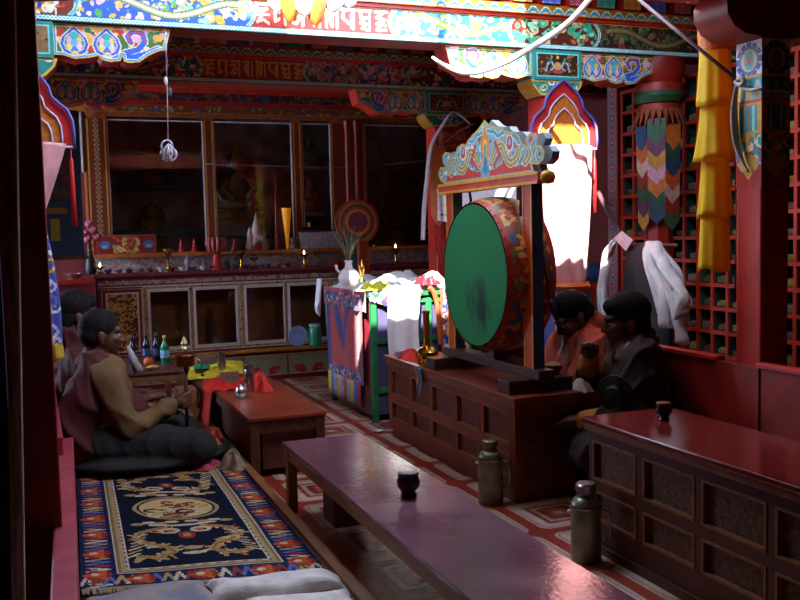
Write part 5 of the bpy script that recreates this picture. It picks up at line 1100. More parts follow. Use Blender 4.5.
# hanging ornament on a cord and petal lantern in the sun
ho = thing('hanging_ornament', 'crumpled wire and foil ornament hanging on a cord from the left bracket', 'ornament', (.8,5.95,2.0)); g = lambda px, py: PY(5.95, px, py)
tube_of('cord', [g(166,24)+Vector((0,.06,0)),g(166,46),g(167,80),g(168,142)], .003, 'veil', ho, 6); tube_of('ribbon', [g(165.5,50),g(167,62),g(167,78)], [.010,.013,.006], mat('mauve_ribbon','#6a4a66',.6), ho, 8, .4)
MB().ball(g(166,81), (.012,.012,.028)).build('bead', 'white_line', ho, smooth=True); MB().ball(g(170,92), (.013,.012,.03)).build('charm', mat('charm','#3a4a5a',.4), ho, smooth=True)
for k in range(9):
    rs = random.Random(k+5); c = g(169+rs.uniform(-5,5), 150+rs.uniform(-6,8)); R = rs.uniform(.02,.045); ax = rs.uniform(0,PI)
    MB().tube([c+Vector((R*math.cos(t)*math.cos(ax), R*math.cos(t)*math.sin(ax), R*math.sin(t))) for t in np.linspace(0,5.4,14)], .006, 5).build('loop', mat('foil','#b8b4bc',.3,metal=.4), ho, smooth=True)
pl_ = thing('petal_lantern', 'sunlit hanging lantern of white and orange cloth petals before the beam', 'lantern', (2.1,5.6,3.1))
def petal(px0, px1, pyt, pyb, yy, m, split=.5):
    a, b, c = PY(yy,px0,pyt), PY(yy,px1,pyt), PY(yy,(px0+px1)/2,pyb); k = 10
    def fn(u, v):
        w = math.sqrt(max(0,1-v**1.7)); m_ = a.lerp(b,.5); return Vector((m_.x+(b.x-a.x)*(u-.5)*w, yy-.06*math.sin(PI*u)*w, a.z+(c.z-a.z)*v))
    MB().grid(fn, 10, 10).build('petal', m, pl_, smooth=True, solid=.004)
for px0, px1, pb, yy, m in ((262,292,14,5.60,'white_silk'),(276,302,24,5.56,'orange_silk'),(288,318,17,5.53,'white_silk'),(300,328,27,5.55,'orange_silk'),(316,348,13,5.58,'white_silk'),(330,362,9,5.62,'white_silk')): petal(px0, px1, -26, pb, yy, m)
tube_of('cord', [PY(5.57,305,-26), PY(5.57,305,-26)+Vector((0,0,1.9))], .006, 'black', pl_)
tag(tube_of('power_wire', spline([PY(10.235,205,164),PY(10.235,280,166),PY(10.235,350,167),PY(10.235,432,160)],20), .004, mat('wire','#8a8088',.6)), 'thin pale wire strung across the glazed case', 'wire')

tag(MB().grid(lambda u,v: (-1.3+1.17*u, 3.3+.03*math.sin(u*40), 2.98*v), 60, 4).build('added_curtain', mat('navy_cloth','#141a30',.85,var=.2), smooth=True, solid=.01), 'dark navy curtain added to darken the extreme left edge of the view', 'curtain')  # navy cloth added to hide the bright aisle and keep this edge dark
# ------------------------------------------------------------------ things on the tables, the chest and the floor
mat('steel', '#a8a6a8', .25, metal=1.0, var=.1, scale=20); mat('thermos_paint', '#8c8c78', .35, metal=.55, var=.2, scale=12); mat('dark_cup', '#2a1210', .25, var=.3, scale=20)
mat('red_cloth', '#cc1c0a', .7, var=.12); mat('cardboard', '#7a5a48', .85, var=.15); mat('orange_fruit', '#d8641e', .5, var=.1, bump=.2, bscale=200)
def cup(label, x, y, z, s, lid):
    r = thing('tea_cup', label, 'cup', (x,y,z)); MB().lathe([(.030*s,0),(.034*s,.006*s),(.026*s,.015*s),(.045*s,.042*s),(.048*s,.062*s),(.040*s,.082*s),(.043*s,.094*s),(.038*s,.094*s),(.034*s,.08*s)], (x,y,z), 22).build('bowl', 'dark_cup', r, smooth='auto')
    MB().lathe([(.043*s,.094*s),(.041*s,.099*s),(.02*s,.101*s)], (x,y,z), 22).build('rim', 'silver' if lid else 'copper', r, smooth='auto')
cup('dark wooden cup with silvery rim alone on the long low table', 1.487, 3.765, .413, 1.12, True)
cup('small dark glazed cup on the lacquered table', 2.775, 3.63, .66, .86, False)
def flask(label, x, y, s, lidc):
    r = thing('thermos_flask', label, 'thermos', (x,y,0), 'thermos flasks on the floor')
    MB().lathe([(.068*s,0),(.073*s,.008*s),(.073*s,.27*s),(.070*s,.285*s),(.055*s,.305*s),(.043*s,.315*s)], (x,y,0), 28).build('body', 'thermos_paint', r, smooth='auto')
    MB().lathe([(.074*s,.262*s),(.0755*s,.268*s),(.074*s,.274*s)], (x,y,0), 28, cap=False).build('band', 'steel', r, smooth=True)
    MB().lathe([(.043*s,.315*s),(.040*s,.322*s),(.040*s,.338*s),(.050*s,.342*s),(.050*s,.372*s),(.042*s,.38*s)], (x,y,0), 22).build('cap', lidc, r, smooth='auto')
    a = Vector((x,y,0)); d = Vector((.82,-.57,0)); tube_of('handle', spline([a+d*.073*s+Vector((0,0,.25*s)), a+d*.11*s+Vector((0,0,.23*s)), a+d*.11*s+Vector((0,0,.12*s)), a+d*.073*s+Vector((0,0,.10*s))],12), .007*s, 'steel', r, 6)
    MB().ball(a-d*.078*s+Vector((0,0,.235*s)), .011*s).build('handle_rivet', 'white_line', r, smooth=True)
flask('grey green thermos flask standing at the corner of the drum chest', 2.386, 4.728, 1.0, mat('flask_cap','#8a8468',.35,metal=.8)); flask('grey thermos flask standing beside the lacquered table', 2.375, 3.70, 1.0, 'steel')
# on the drum chest
x, y = PZ(.635,427,358).x, PZ(.635,427,358).y; x = 2.60; y = PX(2.60,427,357).y
bv = thing('brass_lamp_stand', 'polished brass lamp with tall slender stem on the chest corner', 'lamp', (x,y,.635)); k = 1.0
MB().lathe([(.075,0),(.078,.01),(.06,.025),(.055,.035),(.082,.06),(.085,.085),(.06,.11),(.035,.12),(.03,.13)], (x,y,.635), 26).build('bowl', 'brass', bv, smooth='auto'); MB().lathe([(.026,.13),(.024,.16),(.024,.36),(.03,.37),(.03,.385)], (x,y,.635), 14).build('stem', 'brass', bv, smooth='auto')
def crumple(name, label, c, rx, ry, h, m, seed, cat='cloth', parent=None):
    def f(u, v):
        a = 2*PI*u; q = v; r = (1-q)*(1+.18*math.sin(a*3+seed)+.12*math.sin(a*5+seed*2)); hh = h*(1-(1-q)**2.2)*(1+.25*math.sin(a*4+seed+q*5))*(.6+.4*q)
        return (c[0]+rx*r*math.cos(a), c[1]+ry*r*math.sin(a), c[2]+max(.002,hh)+.2*h*abs(math.sin(a*6+seed))*(1-q)*q*3)
    o = MB().grid(f, 40, 10).build(name, m, parent, smooth=True)
    return tag(o, label, cat) if label else o
crumple('red_cloth', 'crumpled red cloth at the far end of the drum chest', (2.60,6.42,.636), .10, .22, .06, 'red_cloth', 2)
x, y = 2.585, PX(2.585,402,350).y; tag(bowl(MB(), x, y, .636, .035, .06).build('small_cup', 'bowl_white', smooth='auto'), 'small white cup between the red cloth and the brass lamp', 'cup') if False else None
tag(bowl(MB(), 2.53, PX(2.53,399,357).y, .636, .036, .05).build('small_cup', 'bowl_white', smooth='auto'), 'small pale cup at the far corner of the drum chest', 'cup')
tag(MB().lathe([(.018,0),(.022,.005),(.024,.06),(.020,.06)], (2.58, PX(2.58,438,352).y, .636), 14).build('glass_tumbler', glass_mat('tumbler_glass','#e8eef0',1.5), smooth='auto'), 'little clear glass beside the brass lamp', 'glass')
rbn = thing('silk_ribbon', 'blue and orange ribbon hanging over the chest front below the brass lamp', 'ribbon', (2.46,6.1,.6)); yq = PX(2.462,418,370).y
for dy, c, l in ((0,'#2a4a8a',.17),(.03,'#b8641e',.14),(-.03,'#2a6a6a',.22)):
    MB().grid(lambda u,v: (2.466-.004*math.sin(v*9), yq+dy+.035*(u-.5)+.02*v*math.sin(dy*60+v*3), .64-l*v), 3, 8).build('strand', mat('rb'+c,c,.6), rbn, smooth=True, solid=.003)
gx, gy = 2.86, PX(2.86,553,362).y; gb = thing('grain_bowl', 'copper bowl heaped with grain at the near end of the drum stand', 'bowl', (gx,gy,.715))
bowl(MB(), gx, gy, .715, .062, .06).build('bowl', 'copper', gb, smooth='auto'); MB().ball((gx,gy,.765), (.05,.05,.028)).build('grain', mat('grain','#b89a6a',.8,var=.4,scale=120,bump=.5), gb, smooth=True)
crumple('white_cloth', 'whitish cloth slumped at the near end of the drum chest behind the grain bowl', (2.99,4.70,.62), .05, .10, .06, 'felt_white', 3)
# on the left low table
def onl(px, py): p = PZ(.411, px, py); return p
p = onl(222,372); tag(MB().lathe([(.030,0),(.034,.004),(.036,.17),(.032,.172),(.030,.02)], p, 18).build('steel_tumbler', 'steel', smooth='auto'), 'tall steel tumbler farther back on the cloth covered table', 'tumbler')
p = onl(249.5,392); fl_ = thing('steel_flask', 'slim steel flask beside the lidded silver pot', 'flask', p); MB().lathe([(.032,0),(.035,.004),(.035,.16),(.030,.175)], p, 18).build('body', 'steel', fl_, smooth='auto'); MB().lathe([(.033,.178),(.035,.182),(.033,.205),(.02,.208)], p, 18).build('cap', 'steel', fl_, smooth='auto')
p = onl(241,397); sp = thing('silver_pot', 'small lidded silver pot on a footed saucer near the table edge', 'pot', p)
MB().lathe([(.055,0),(.06,.005),(.05,.014),(.02,.016)], p, 20).build('saucer', 'silver', sp, smooth='auto'); MB().lathe([(.028,.016),(.04,.03),(.042,.045),(.034,.06)], p, 20).build('bowl', 'silver', sp, smooth='auto'); MB().lathe([(.036,.06),(.03,.075),(.012,.085),(.008,.092),(.012,.1),(.004,.106)], p, 20).build('lid', 'silver', sp, smooth='auto')
p = onl(229,384); bx1 = tag(MB().bar(p+Vector((-.07,.0,.05)), p+Vector((.08,-.01,.05)), .03, .10).build('cardboard_box', 'cardboard', bev=.003), 'brown cardboard packet standing on the red cloth', 'box')
p = onl(207,366); tag(MB().box(p.x-.10,p.x+.09,p.y-.03,p.y+.05,.411,.50).build('carton', mat('grey_card','#6a5a50',.85), bev=.003), 'grey brown carton behind the green topped bowl', 'carton')
p = onl(202,374); gt = thing('green_bowl', 'dark bowl with bright green cover on the yellow cloth', 'bowl', p); MB().lathe([(.04,0),(.06,.02),(.068,.055)], p, 20).build('bowl', 'dark_cup', gt, smooth='auto'); MB().lathe([(.073,.055),(.074,.07),(.05,.085),(.01,.09)], p, 20).build('cover', mat('green_cover','#2a8a6a',.5), gt, smooth='auto')
def lying(name, label, pts, m, seed, cat='cloth', z=.413, amp=.03, hang=None):
    """a cloth lying on the table inside a ring of photographed corners"""
    P_ = [PZ(z, *q) for q in pts]; c = sum(P_, Vector())/len(P_); n = len(P_); k = 48
    def f(u, v):
        t = u*n; i = int(t) % n; e = P_[i].lerp(P_[(i+1)%n], t-int(t)); q = c.lerp(e, v); s = math.sin(u*2*PI*5+seed)*math.sin(v*6+seed); return (q.x, q.y, z+.004+amp*(1-v**3)*(.55+.45*s)+amp*.25*math.sin(q.x*60+seed)*math.cos(q.y*40))
    return tag(MB().grid(f, k, 8).build(name, m, smooth=True), label, cat)
lying('yellow_cloth', 'yellow cloth folded across the far part of the left table', [(186,380),(192,364),(222,360),(243,362),(243,374),(222,378)], mat('yellow_cloth2','#d8c020',.7), 1, amp=.035)
lying('red_cloth', 'bright red cloth spread on the left table under the packet', [(206,392),(203,382),(218,376),(246,378),(240,390),(222,391)], 'red_cloth', 2, amp=.03)
p = onl(264,392); crumple('red_cloth', 'bright red cloth bundle right of the steel flask', (p.x,p.y+.1,.412), .09, .13, .12, 'red_cloth', 5)
q0 = PX(1.19,205,390); q1 = PX(1.19,212,390)
tag(MB().grid(lambda u,v: (1.196-.05*v+.01*math.sin(u*7), PX(1.19,203+9*u,390).y+.02*math.sin(v*4), .416-.30*v), 8, 12).build('red_scarf', 'red_cloth', smooth=True, solid=.006), 'red sash falling over the table edge to the seat', 'sash')
crumple('red_cloth', 'end of red cloth puddled on the seat below the sash', (1.07, PX(1.07,203,418).y, .092), .09, .16, .05, 'red_cloth', 7)
# small table with bottles behind
st_ = low_table('small_table', 'small wooden table with bottles behind the praying monk', .62, 1.13, 8.15, 9.15, .43, 'brown_wood', 'pine', .06, .05)
def bottle(label, px, y, h, m, capm, r=.036):
    x = PY(y, px, 366).x; o = thing('bottle', label, 'bottle', (x,y,.43), 'bottles on the small table'); MB().lathe([(r*.95,0),(r,.006),(r,h*.55),(r*.8,h*.66),(r*.36,h*.76),(r*.34,h*.92)], (x,y,.43), 16).build('body', m, o, smooth='auto'); MB().lathe([(r*.40,h*.90),(r*.42,h*.92),(r*.40,h),(r*.2,h*1.005)], (x,y,.43), 12).build('cap', capm, o, smooth='auto')
    MB().lathe([(r*1.015,h*.2),(r*1.02,h*.21),(r*1.02,h*.46),(r*1.015,h*.47)], (x,y,.43), 16, cap=False).build('label_band', mat('lbl'+label[:5], '#3a5a8a' if 'dark' in label else '#8ac0e0', .5, var=.4, scale=50), o, smooth=True)
mat('bottle_dark','#1c1620',.12,var=.2); mat('bottle_green','#0f7a4a',.12,var=.1)
bottle('dark bottle nearest the monk with blue label', 133, 8.8, .27, 'bottle_dark', mat('cap_silver','#8a8aa0',.3,metal=.8)); bottle('dark bottle behind the orange', 147, 8.92, .27, 'bottle_dark', 'cap_silver'); bottle('dark bottle touching the green bottle', 157, 8.9, .27, 'bottle_dark', 'cap_silver'); bottle('green bottle with yellow cap and pale blue label', 165.5, 8.72, .26, 'bottle_green', mat('cap_yellow','#d8c828',.4), .042)
x = PY(8.55,148.5,362).x; tag(MB().ball((x,8.55,.475), .045, 16, 10).build('orange', 'orange_fruit', smooth=True), 'orange fruit in front of the dark bottles', 'fruit')
tag(MB().ball((PY(8.35,153,367).x,8.35,.45), (.06,.04,.02), 12, 8).build('bread_piece', mat('bread','#c0a050',.8,var=.3), smooth=True), 'flat yellowish bread before the orange', 'bread'); tag(MB().lathe([(.05,0),(.06,.02),(.065,.03),(.05,.02)], (PY(8.3,138,368).x,8.3,.43), 14).build('tin_dish', 'silver', smooth='auto'), 'small tin dish on the near edge of the bottle table', 'dish')
tag(MB().box(.98,1.13,7.55,7.75,.09,.36).build('wooden_crate', 'pine', bev=.004), 'pale wooden crate before the bottle table', 'crate')
a, b = PY(6.9,128,346), PY(6.9,139,372); tag(MB().tube([a,a.lerp(b,.5),b], [.012,.026,.04], 12).build('paper_cone', mat('paper_grey','#b0a8a8',.7), smooth=True), 'pale rolled paper cone beside the praying monk', 'paper')
# heap of textiles at the monk's feet and under the long table
def seat(px, py, z=.1): return PZ(z, px, py)
for (px, py, rx, ry, h, c, sd_, nm) in ((205,466,.10,.12,.06,'#a8324a','1','crimson and violet cloth pouch at the carpet edge'),(192,452,.10,.10,.08,'#c8822a','2','ochre cloth bundle beside the monk\'s knee'),(215,455,.09,.10,.10,'#c0561e','3','orange cloth bundle by the table leg'),(228,446,.08,.10,.12,'#a82a1e','4','dark red cloth bundle under the table edge'),(240,466,.09,.12,.10,'#8a6a52','5','beige cloth bag against the table leg')):
    q = seat(px, py); crumple('cloth_bundle', nm, (min(q.x,1.10),q.y,.098), rx, ry, h, mat('bun'+c, c, .75, var=.35, scale=18, bump=.3), int(sd_), 'bundle')
q = seat(312,528,.0); tag(MB().bar((1.36,4.62,.16),(1.56,4.62,.16),.22,.22).build('paper_sack', mat('sack','#6a4a3c',.85,var=.25,bump=.3), bev=.02), 'brown paper sack lying under the long low table', 'sack')
x = 2.52; tag(MB().ball((2.455,6.83,.012), (.04,.03,.012), 10, 6).build('crumpled_foil', 'white_line', smooth=True), 'scrap of white paper at the foot of the drum chest', 'paper scrap')
# ------------------------------------------------------------------ people: bodies grown from overlapping volumes into one skin
def bake(mb, voxel, smooth_it, fold=None):
    me = bpy.data.meshes.new('tmp'); me.from_pydata([tuple(p) for p in mb.v], [], mb.f); o = bpy.data.objects.new('tmp', me); col.objects.link(o)
    r = o.modifiers.new('r', 'REMESH'); r.mode = 'VOXEL'; r.voxel_size = voxel
    s = o.modifiers.new('s', 'SMOOTH'); s.factor = .5; s.iterations = smooth_it
    dg = bpy.context.evaluated_depsgraph_get(); e = o.evaluated_get(dg); out = bpy.data.meshes.new_from_object(e); bpy.data.objects.remove(o, do_unlink=True)
    if fold:
        n = len(out.vertices); co = np.empty(n*3, np.float32); out.vertices.foreach_get('co', co); co = co.reshape(-1,3); nr = np.empty(n*3, np.float32); out.vertices.foreach_get('normal', nr); nr = nr.reshape(-1,3)
        co += nr*fold(co)[:,None]; out.vertices.foreach_set('co', co.ravel())
    out.polygons.foreach_set('use_smooth', [True]*len(out.polygons)); out.update(); return out
def cap(mb, a, b, r0, r1, n=12):
    a, b = Vector(a), Vector(b); mb.ball(a, r0, n, 8); mb.ball(b, r1, n, 8)
    k = 5; mb.tube([a.lerp(b,i/k) for i in range(k+1)], [r0+(r1-r0)*i/k for i in range(k+1)], n); return mb
def chain(mb, pts, rs):
    for i in range(len(pts)-1): cap(mb, pts[i], pts[i+1], rs[i], rs[i+1])
    return mb
mat('skin_dark', '#5c3a28', .5, var=.15, scale=14, bump=.05, bscale=90); mat('hair_black', '#0c0a09', .8, spec=.2, var=.3, scale=60, bump=.5, bscale=180); mat('hair_grey', '#141210', .8, spec=.2, var=.4, scale=70, c2='#242120', bump=.4, bscale=180)
mat('eye_white', '#b8b0a8', .3); mat('robe_maroon', '#4e1616', .85, var=.2, scale=8, bump=.2, bscale=30); mat('robe_dark', '#2a1210', .85, var=.25, scale=8, bump=.2, bscale=30); mat('robe_black', '#1c1a18', .85, var=.25, scale=8, bump=.2, bscale=30)
mat('jacket_brown', '#6e502c', .8, var=.18, scale=7, bump=.2, bscale=40); mat('robe_red', '#b03a18', .8, var=.2, scale=8, bump=.2, bscale=30); mat('cuff_orange', '#c87a1e', .7, var=.15)
def fold_fn(amp, seed, f=30.0):
    def g(c):
        x, y, z = c[:,0], c[:,1], c[:,2]; th = np.arctan2(y, x+.06)
        a = (1-np.abs(np.sin(th*4+z*7+seed+.6*np.sin(z*14+seed))))**1.6; b = (1-np.abs(np.sin((x+z*.8+.25*np.sin(y*9))*f*.55+seed*2)))**2
        return amp*(a*1.1+b*.9-.7)*np.clip((z-.02)*10,.15,1)
    return g
def person(label, loc, rot, s, head, tilt, lean, hands, elbows, spec):
    """local frame: faces +x, sits on z=0. head: centre; tilt: nod angle; hands/elbows: (right -y, left +y)"""
    R = thing('person', label, 'person', loc); R.rotation_euler.z = rot; R.scale = (s,)*3
    def put(me, name, m, parent=R):
        o = bpy.data.objects.new(name, me); col.objects.link(o); me.materials.clear(); me.materials.append(MATS[m] if isinstance(m,str) else m); o.parent = parent; return o
    H = Vector(head); hr = Matrix.Rotation(tilt, 3, 'Y') @ Matrix.Rotation(spec.get('turn',0), 3, 'Z')
    hp = lambda x,y,z: H+hr @ Vector((x,y,z))
    sh = Vector((lean*.85, 0, .50)); shl = [Vector((sh.x, -.185, sh.z-.02)), Vector((sh.x, .185, sh.z-.02))]
    b = MB()
    # trunk, neck, legs
    b.ball((0,0,.12), (.17,.19,.13)); b.ball((lean*.4,0,.28), (.125,.165,.17)); b.ball((lean*.75,0,.42), (.125,.19,.13)); cap(b, sh+Vector((0,-.10,.0)), sh+Vector((0,.10,0)), .085, .085); cap(b, sh+Vector((.0,0,.03)), hp(-.025,0,-.07), .062, .055)
    for sg in (-1,1): chain(b, [(.05,sg*.11,.11),(.36*spec.get('fwd',1),sg*.27,.10),(.20*spec.get('fwd',1),-sg*.06,.055),(.28*spec.get('fwd',1),-sg*.12,.045)], [.105,.075,.05,.035])
    # head: cranium, face, jaw, nose, brow, lips, chin, ears
    b.ball(hp(-.018,0,.035), (.098,.076,.092), 18, 12); b.ball(hp(.022,0,-.02), (.070,.064,.088), 18, 12); b.ball(hp(.045,0,-.075), (.040,.040,.034)); b.ball(hp(.012,0,-.06), (.060,.055,.045))
    cap(b, hp(.082,0,.018), hp(.106,0,-.022), .010, .014); b.ball(hp(.100,-.012,-.026), .010); b.ball(hp(.100,.012,-.026), .010)
    cap(b, hp(.072,-.042,.034), hp(.084,0,.032), .013, .013); cap(b, hp(.072,.042,.034), hp(.084,0,.032), .013, .013); b.ball(hp(.084,0,-.050), (.010,.024,.006)); b.ball(hp(.081,0,-.061), (.010,.021,.007)); b.ball(hp(.074,0,-.093), (.014,.018,.014))
    for sg in (-1,1): b.ball(hp(.060,sg*.040,-.012), (.026,.022,.020)); b.ball(hp(-.012,sg*.080,-.008), (.020,.010,.034)); b.ball(hp(-.006,sg*.082,-.034), (.012,.008,.014))
    # arms and hands with five fingers each
    fing = []
    for i, sg in enumerate((-1,1)):
        e, h = Vector(elbows[i]), Vector(hands[i][:3]); chain(b, [shl[i], e, h], [.062,.046,.032]); d = (h-e).normalized(); kind = spec['grip'][i]
        up = Vector((0,0,1)); side = d.cross(up).normalized()*sg; palm = h+d*.045; nrm = side.cross(d)*sg
        b.ball(palm, (.046,.046,.040) if kind == 'fist' else (.05,.042,.028))
        for k in range(4):
            off = (k-1.5)*.021
            if kind == 'fist':      # fingers wrapped round an upright handle
                o0 = palm+Vector((0,0,-off))+d*.036; pts = [palm+Vector((0,0,-off))+side*-.028, o0+side*-.030+d*.012, o0+d*.022, o0+side*.026+d*.004]
            else:                   # relaxed, slightly curled
                ln = (.9,1.05,1.0,.8)[k]; o0 = palm+side*off+d*.03; pts = [o0, o0+d*.036*ln-up*.004, o0+d*.062*ln-up*.022, o0+d*.070*ln-up*.044]
            chain(b, pts, [.0115,.0105,.0095,.0085])
        tb = palm+side*(.034 if kind != 'fist' else .022); chain(b, [palm-d*.02+side*.02, tb+d*.012+up*.012, tb+d*.042+(up*.022 if kind == 'fist' else Vector())], [.015,.013,.010])
    body = put(bake(b, .0065, 3), 'body', 'skin_dark')
    for sg in (-1,1): MB().ball(hp(.078,sg*.030,.006), (.009,.012,.007), 10, 8).build('eye', 'eye_white', None, smooth=True).parent = R
    hb = MB(); hb.ball(hp(-.026,0,.050), (.104,.086,.092), 18, 12); hb.ball(hp(-.052,0,.0), (.078,.080,.075), 16, 10)
    if spec.get('thick'): hb.ball(hp(-.03,0,.065), (.112,.094,.092), 16, 10); hb.ball(hp(.04,0,.085), (.055,.066,.045)); hb.ball(hp(-.07,0,-.02), (.06,.078,.075))
    put(bake(hb, .008, 2, lambda c: .0015*np.sin(c[:,0]*160)*np.sin(c[:,1]*170)*np.sin(c[:,2]*150)), 'hair', spec['hair'])
    # garments
    for name, m, vols, amp, seed in spec['clothes'](sh, shl, [Vector(e) for e in elbows], [Vector(h[:3]) for h in hands], hp, lean):
        put(bake(vols, .013, 4, fold_fn(amp, seed)), name, m)
    return R
def sleeve(mb, a, e, h, r0, r1, r2, t=.92): return chain(mb, [a, e, e.lerp(h, t)], [r0, r1, r2])
def lap(mb, w=1.0, z=.0, fwd=1.0):
    mb.ball((.04,0,.12), (.25,.27*w,.15))
    for sg in (-1,1): chain(mb, [(.04,sg*.12,.12),(.40*fwd,sg*.30*w,.105),(.28*fwd,-sg*.05,.07),(.46*fwd,-sg*.16,.05)], [.14,.10,.085,.06])
    mb.ball((.24*fwd,0,.09), (.26,.30*w,.075)); mb.ball((.20*fwd,0,.045), (.42*fwd,.40*w,.05)); chain(mb, [(.10,-.20*w,.14),(.30*fwd,-.26*w,.13),(.44*fwd,-.12*w,.08)], [.05,.035,.03]); chain(mb, [(.12,-.08*w,.19),(.32*fwd,-.10*w,.15),(.48*fwd,-.20*w,.06)], [.05,.035,.03]); return mb
def clothes_praying(sh, shl, E, Hh, hp, lean):
    j = MB(); j.ball((0,0,.2), (.18,.20,.17)); j.ball((lean*.5,0,.36), (.155,.20,.19)); cap(j, sh+Vector((-.01,-.13,.0)), sh+Vector((-.01,.13,0)), .10, .10); cap(j, sh+Vector((-.01,0,.03)), hp(-.035,0,-.115), .085, .07)
    for i in (0,1): sleeve(j, shl[i], E[i], Hh[i], .082, .066, .050)
    k = lap(MB(), 1.05, fwd=1.15)
    s = MB(); chain(s, [sh+Vector((-.06,-.10,.05)), (-.10,-.16,.36), (-.13,-.13,.14)], [.085,.10,.13]); chain(s, [sh+Vector((-.05,.10,.05)), (-.06,.17,.36), (-.02,.22,.18)], [.09,.11,.14]); cap(s, sh+Vector((-.075,-.08,.02)), sh+Vector((-.075,.10,.02)), .085, .09); chain(s, [sh+Vector((.03,.13,.03)), (.13,.12,.32), (.22,.02,.2)], [.065,.07,.08])
    c = MB(); chain(c, [hp(.03,-.06,-.125), hp(.055,0,-.15), hp(.03,.06,-.125)], [.018,.020,.018]); 
    return [('skirt_robe','robe_black',k,.009,1), ('jacket','jacket_brown',j,.014,2), ('shawl','robe_maroon',s,.018,3), ('collar', mat('collar_orange','#b8501e',.7), c, 0.0, 1)]
def clothes_shawl(m, amp=.016, cuff=None):
    def f(sh, shl, E, Hh, hp, lean):
        s = MB(); s.ball((0,0,.16), (.22,.24,.18)); s.ball((lean*.5-.01,0,.36), (.18,.225,.20)); cap(s, sh+Vector((-.02,-.13,.0)), sh+Vector((-.02,.13,0)), .112, .112); cap(s, sh+Vector((-.03,0,.03)), hp(-.05,0,-.10), .10, .085)
        for i in (0,1): sleeve(s, shl[i], E[i], Hh[i], .105, .105, .085, .55)
        out = [('skirt_robe','robe_maroon' if m != 'robe_dark' else 'robe_dark', lap(MB(),1.0,fwd=.72), .016, 4), ('shawl', m, s, amp, 5)]
        if cuff:
            c = MB()
            for i in cuff: cap(c, E[i].lerp(Hh[i], .42), E[i].lerp(Hh[i], .93), .066, .056)
            out.append(('cuff','cuff_orange', c, .004, 2))
        return out
    return f
def clothes_cloak(sh, shl, E, Hh, hp, lean):
    s = MB(); s.ball((-.01,0,.14), (.22,.32,.18)); s.ball((-.01,0,.34), (.17,.27,.22)); cap(s, sh+Vector((-.03,-.14,-.01)), sh+Vector((-.03,.14,-.01)), .115, .115); cap(s, sh+Vector((-.05,0,.02)), hp(-.07,0,-.09), .11, .085)
    chain(s, [sh+Vector((-.06,-.04,0)), (-.07,-.13,.30), (-.08,-.22,.12)], [.12,.16,.15])
    for i in (0,1): sleeve(s, shl[i], E[i], Hh[i], .105, .10, .08, .5)
    c = MB(); cap(c, E[0].lerp(Hh[0], .5), E[0].lerp(Hh[0], .95), .06, .05); c2 = MB(); cap(c2, E[1].lerp(Hh[1], .45), E[1].lerp(Hh[1], .93), .062, .052)
    return [('skirt_robe','robe_dark', lap(MB(),1.0,fwd=.72), .016, 6), ('cloak','robe_dark', s, .018, 7), ('cuff','cuff_orange', c, .003, 1), ('cuff','cuff_orange', c2, .003, 2)]
S = 1.25
person('monk in brown jacket and maroon shawl turning a prayer wheel on the carpet', (.31,6.36,.095), 0.0, S, (.035,0,.695), .12, .05, [(.365,-.165,.315),(.36,.10,.24)], [(.13,-.235,.225),(.16,.24,.22)], dict(grip=('fist','open'), hair='hair_grey', clothes=clothes_praying))
person('monk in dark maroon robe seated behind the prayer wheel monk', (.21,7.02,.095), .05, S, (.02,0,.762), .05, .04, [(.36,-.10,.26),(.36,.10,.26)], [(.14,-.25,.25),(.14,.25,.25)], dict(grip=('open','open'), hair='hair_grey', thick=True, clothes=clothes_shawl('robe_maroon')))
person('monk in red shawl with orange sleeve, head bowed beside the drum post', (3.32,5.10,.20), PI-.15, S, (.10,0,.655), .62, .07, [(.30,-.08,.20),(.30,.10,.20)], [(.14,-.25,.24),(.14,.25,.24)], dict(fwd=.72, grip=('open','open'), hair='hair_black', clothes=clothes_shawl('robe_red', .018, (0,1))))
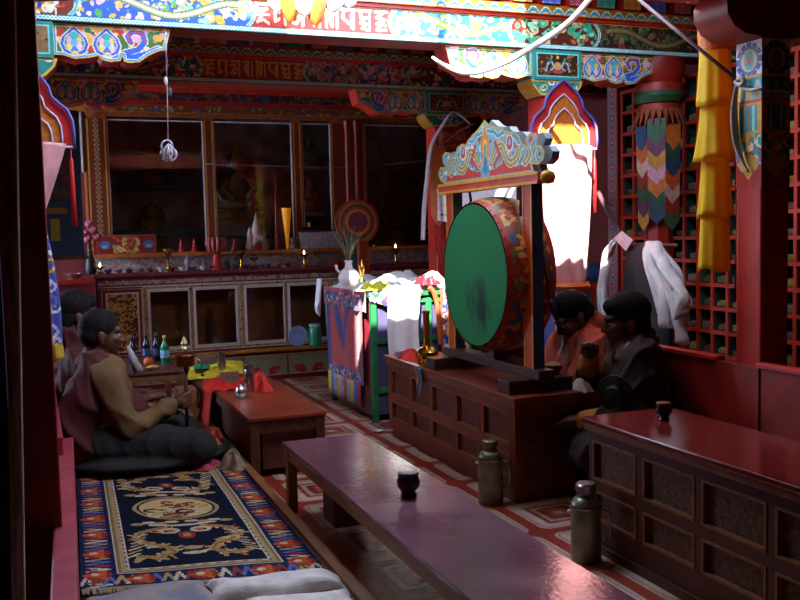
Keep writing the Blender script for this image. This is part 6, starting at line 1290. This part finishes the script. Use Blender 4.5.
person('monk in dark cloak with orange cuffs, hand raised to his chin', (3.31,4.62,.20), PI-.30, S, (.045,0,.655), .10, .04, [(.225,.03,.50),(.30,.16,.22)], [(.17,-.20,.26),(.10,.27,.24)], dict(fwd=.72, grip=('open','open'), hair='hair_black', thick=True, clothes=clothes_cloak))
# prayer wheel in the praying monk's hand
hw_ = Vector((.31,6.36,.095))+S*Vector((.435,-.165,.315)); wx, wy = hw_.x, hw_.y
pw = thing('prayer_wheel', 'copper prayer wheel on a wooden handle in the monk\'s fist', 'prayer wheel', (wx,wy,.3))
wz = PY(wy,182,366).z
MB().tube([(wx-.005,wy,wz-.42),(wx,wy,wz-.2),(wx,wy,wz+.02)], [.012,.014,.012], 10).build('handle', 'brown_wood', pw, smooth=True)
MB().lathe([(.062,0),(.068,.006),(.066,.018),(.066,.065),(.070,.072),(.064,.08),(.03,.092),(.012,.1)], (wx,wy,wz), 24).build('drum', 'copper', pw, smooth='auto'); MB().lathe([(.010,.098),(.018,.115),(.010,.13),(.022,.15),(.014,.17),(.004,.195)], (wx,wy,wz), 14).build('finial', mat('pale_brass','#c8b08a',.4,metal=.7), pw, smooth='auto')
tube_of('chain', spline([(wx+.068,wy,wz+.05),(wx+.10,wy-.01,wz+.02),(wx+.11,wy-.02,wz-.05)],8), .003, 'brass', pw, 5); MB().ball((wx+.11,wy-.02,wz-.065), .014, 8, 6).build('weight', 'brass', pw, smooth=True)
# cymbal held by the cloaked monk
cc_ = PX(2.99,616,394); cym = thing('cymbal', 'dark bronze cymbal held before the cloaked monk', 'cymbal', cc_)
q = MB().lathe([(.005,.055),(.05,.05),(.06,.012),(.108,.004),(.111,0),(.108,-.004),(.06,.004),(.04,.03),(.005,.045)], (0,0,0), 32, 'x')
RM = Matrix.Rotation(.55, 3, 'Z') @ Matrix.Rotation(-.15, 3, 'Y'); q.v = [tuple(cc_+RM @ Vector((-p[0],p[1],p[2]))) for p in q.v]; q.build('disc', mat('dark_bronze','#1c1610',.6,metal=.5,var=.3), cym, smooth='auto')
MB().tube([cc_+RM @ Vector((-.002,.110*math.cos(t),.110*math.sin(t))) for t in np.linspace(0,2*PI,40)], .003, 6).build('rim', mat('rim_grey','#4a4640',.4,metal=.6), cym, smooth=True)
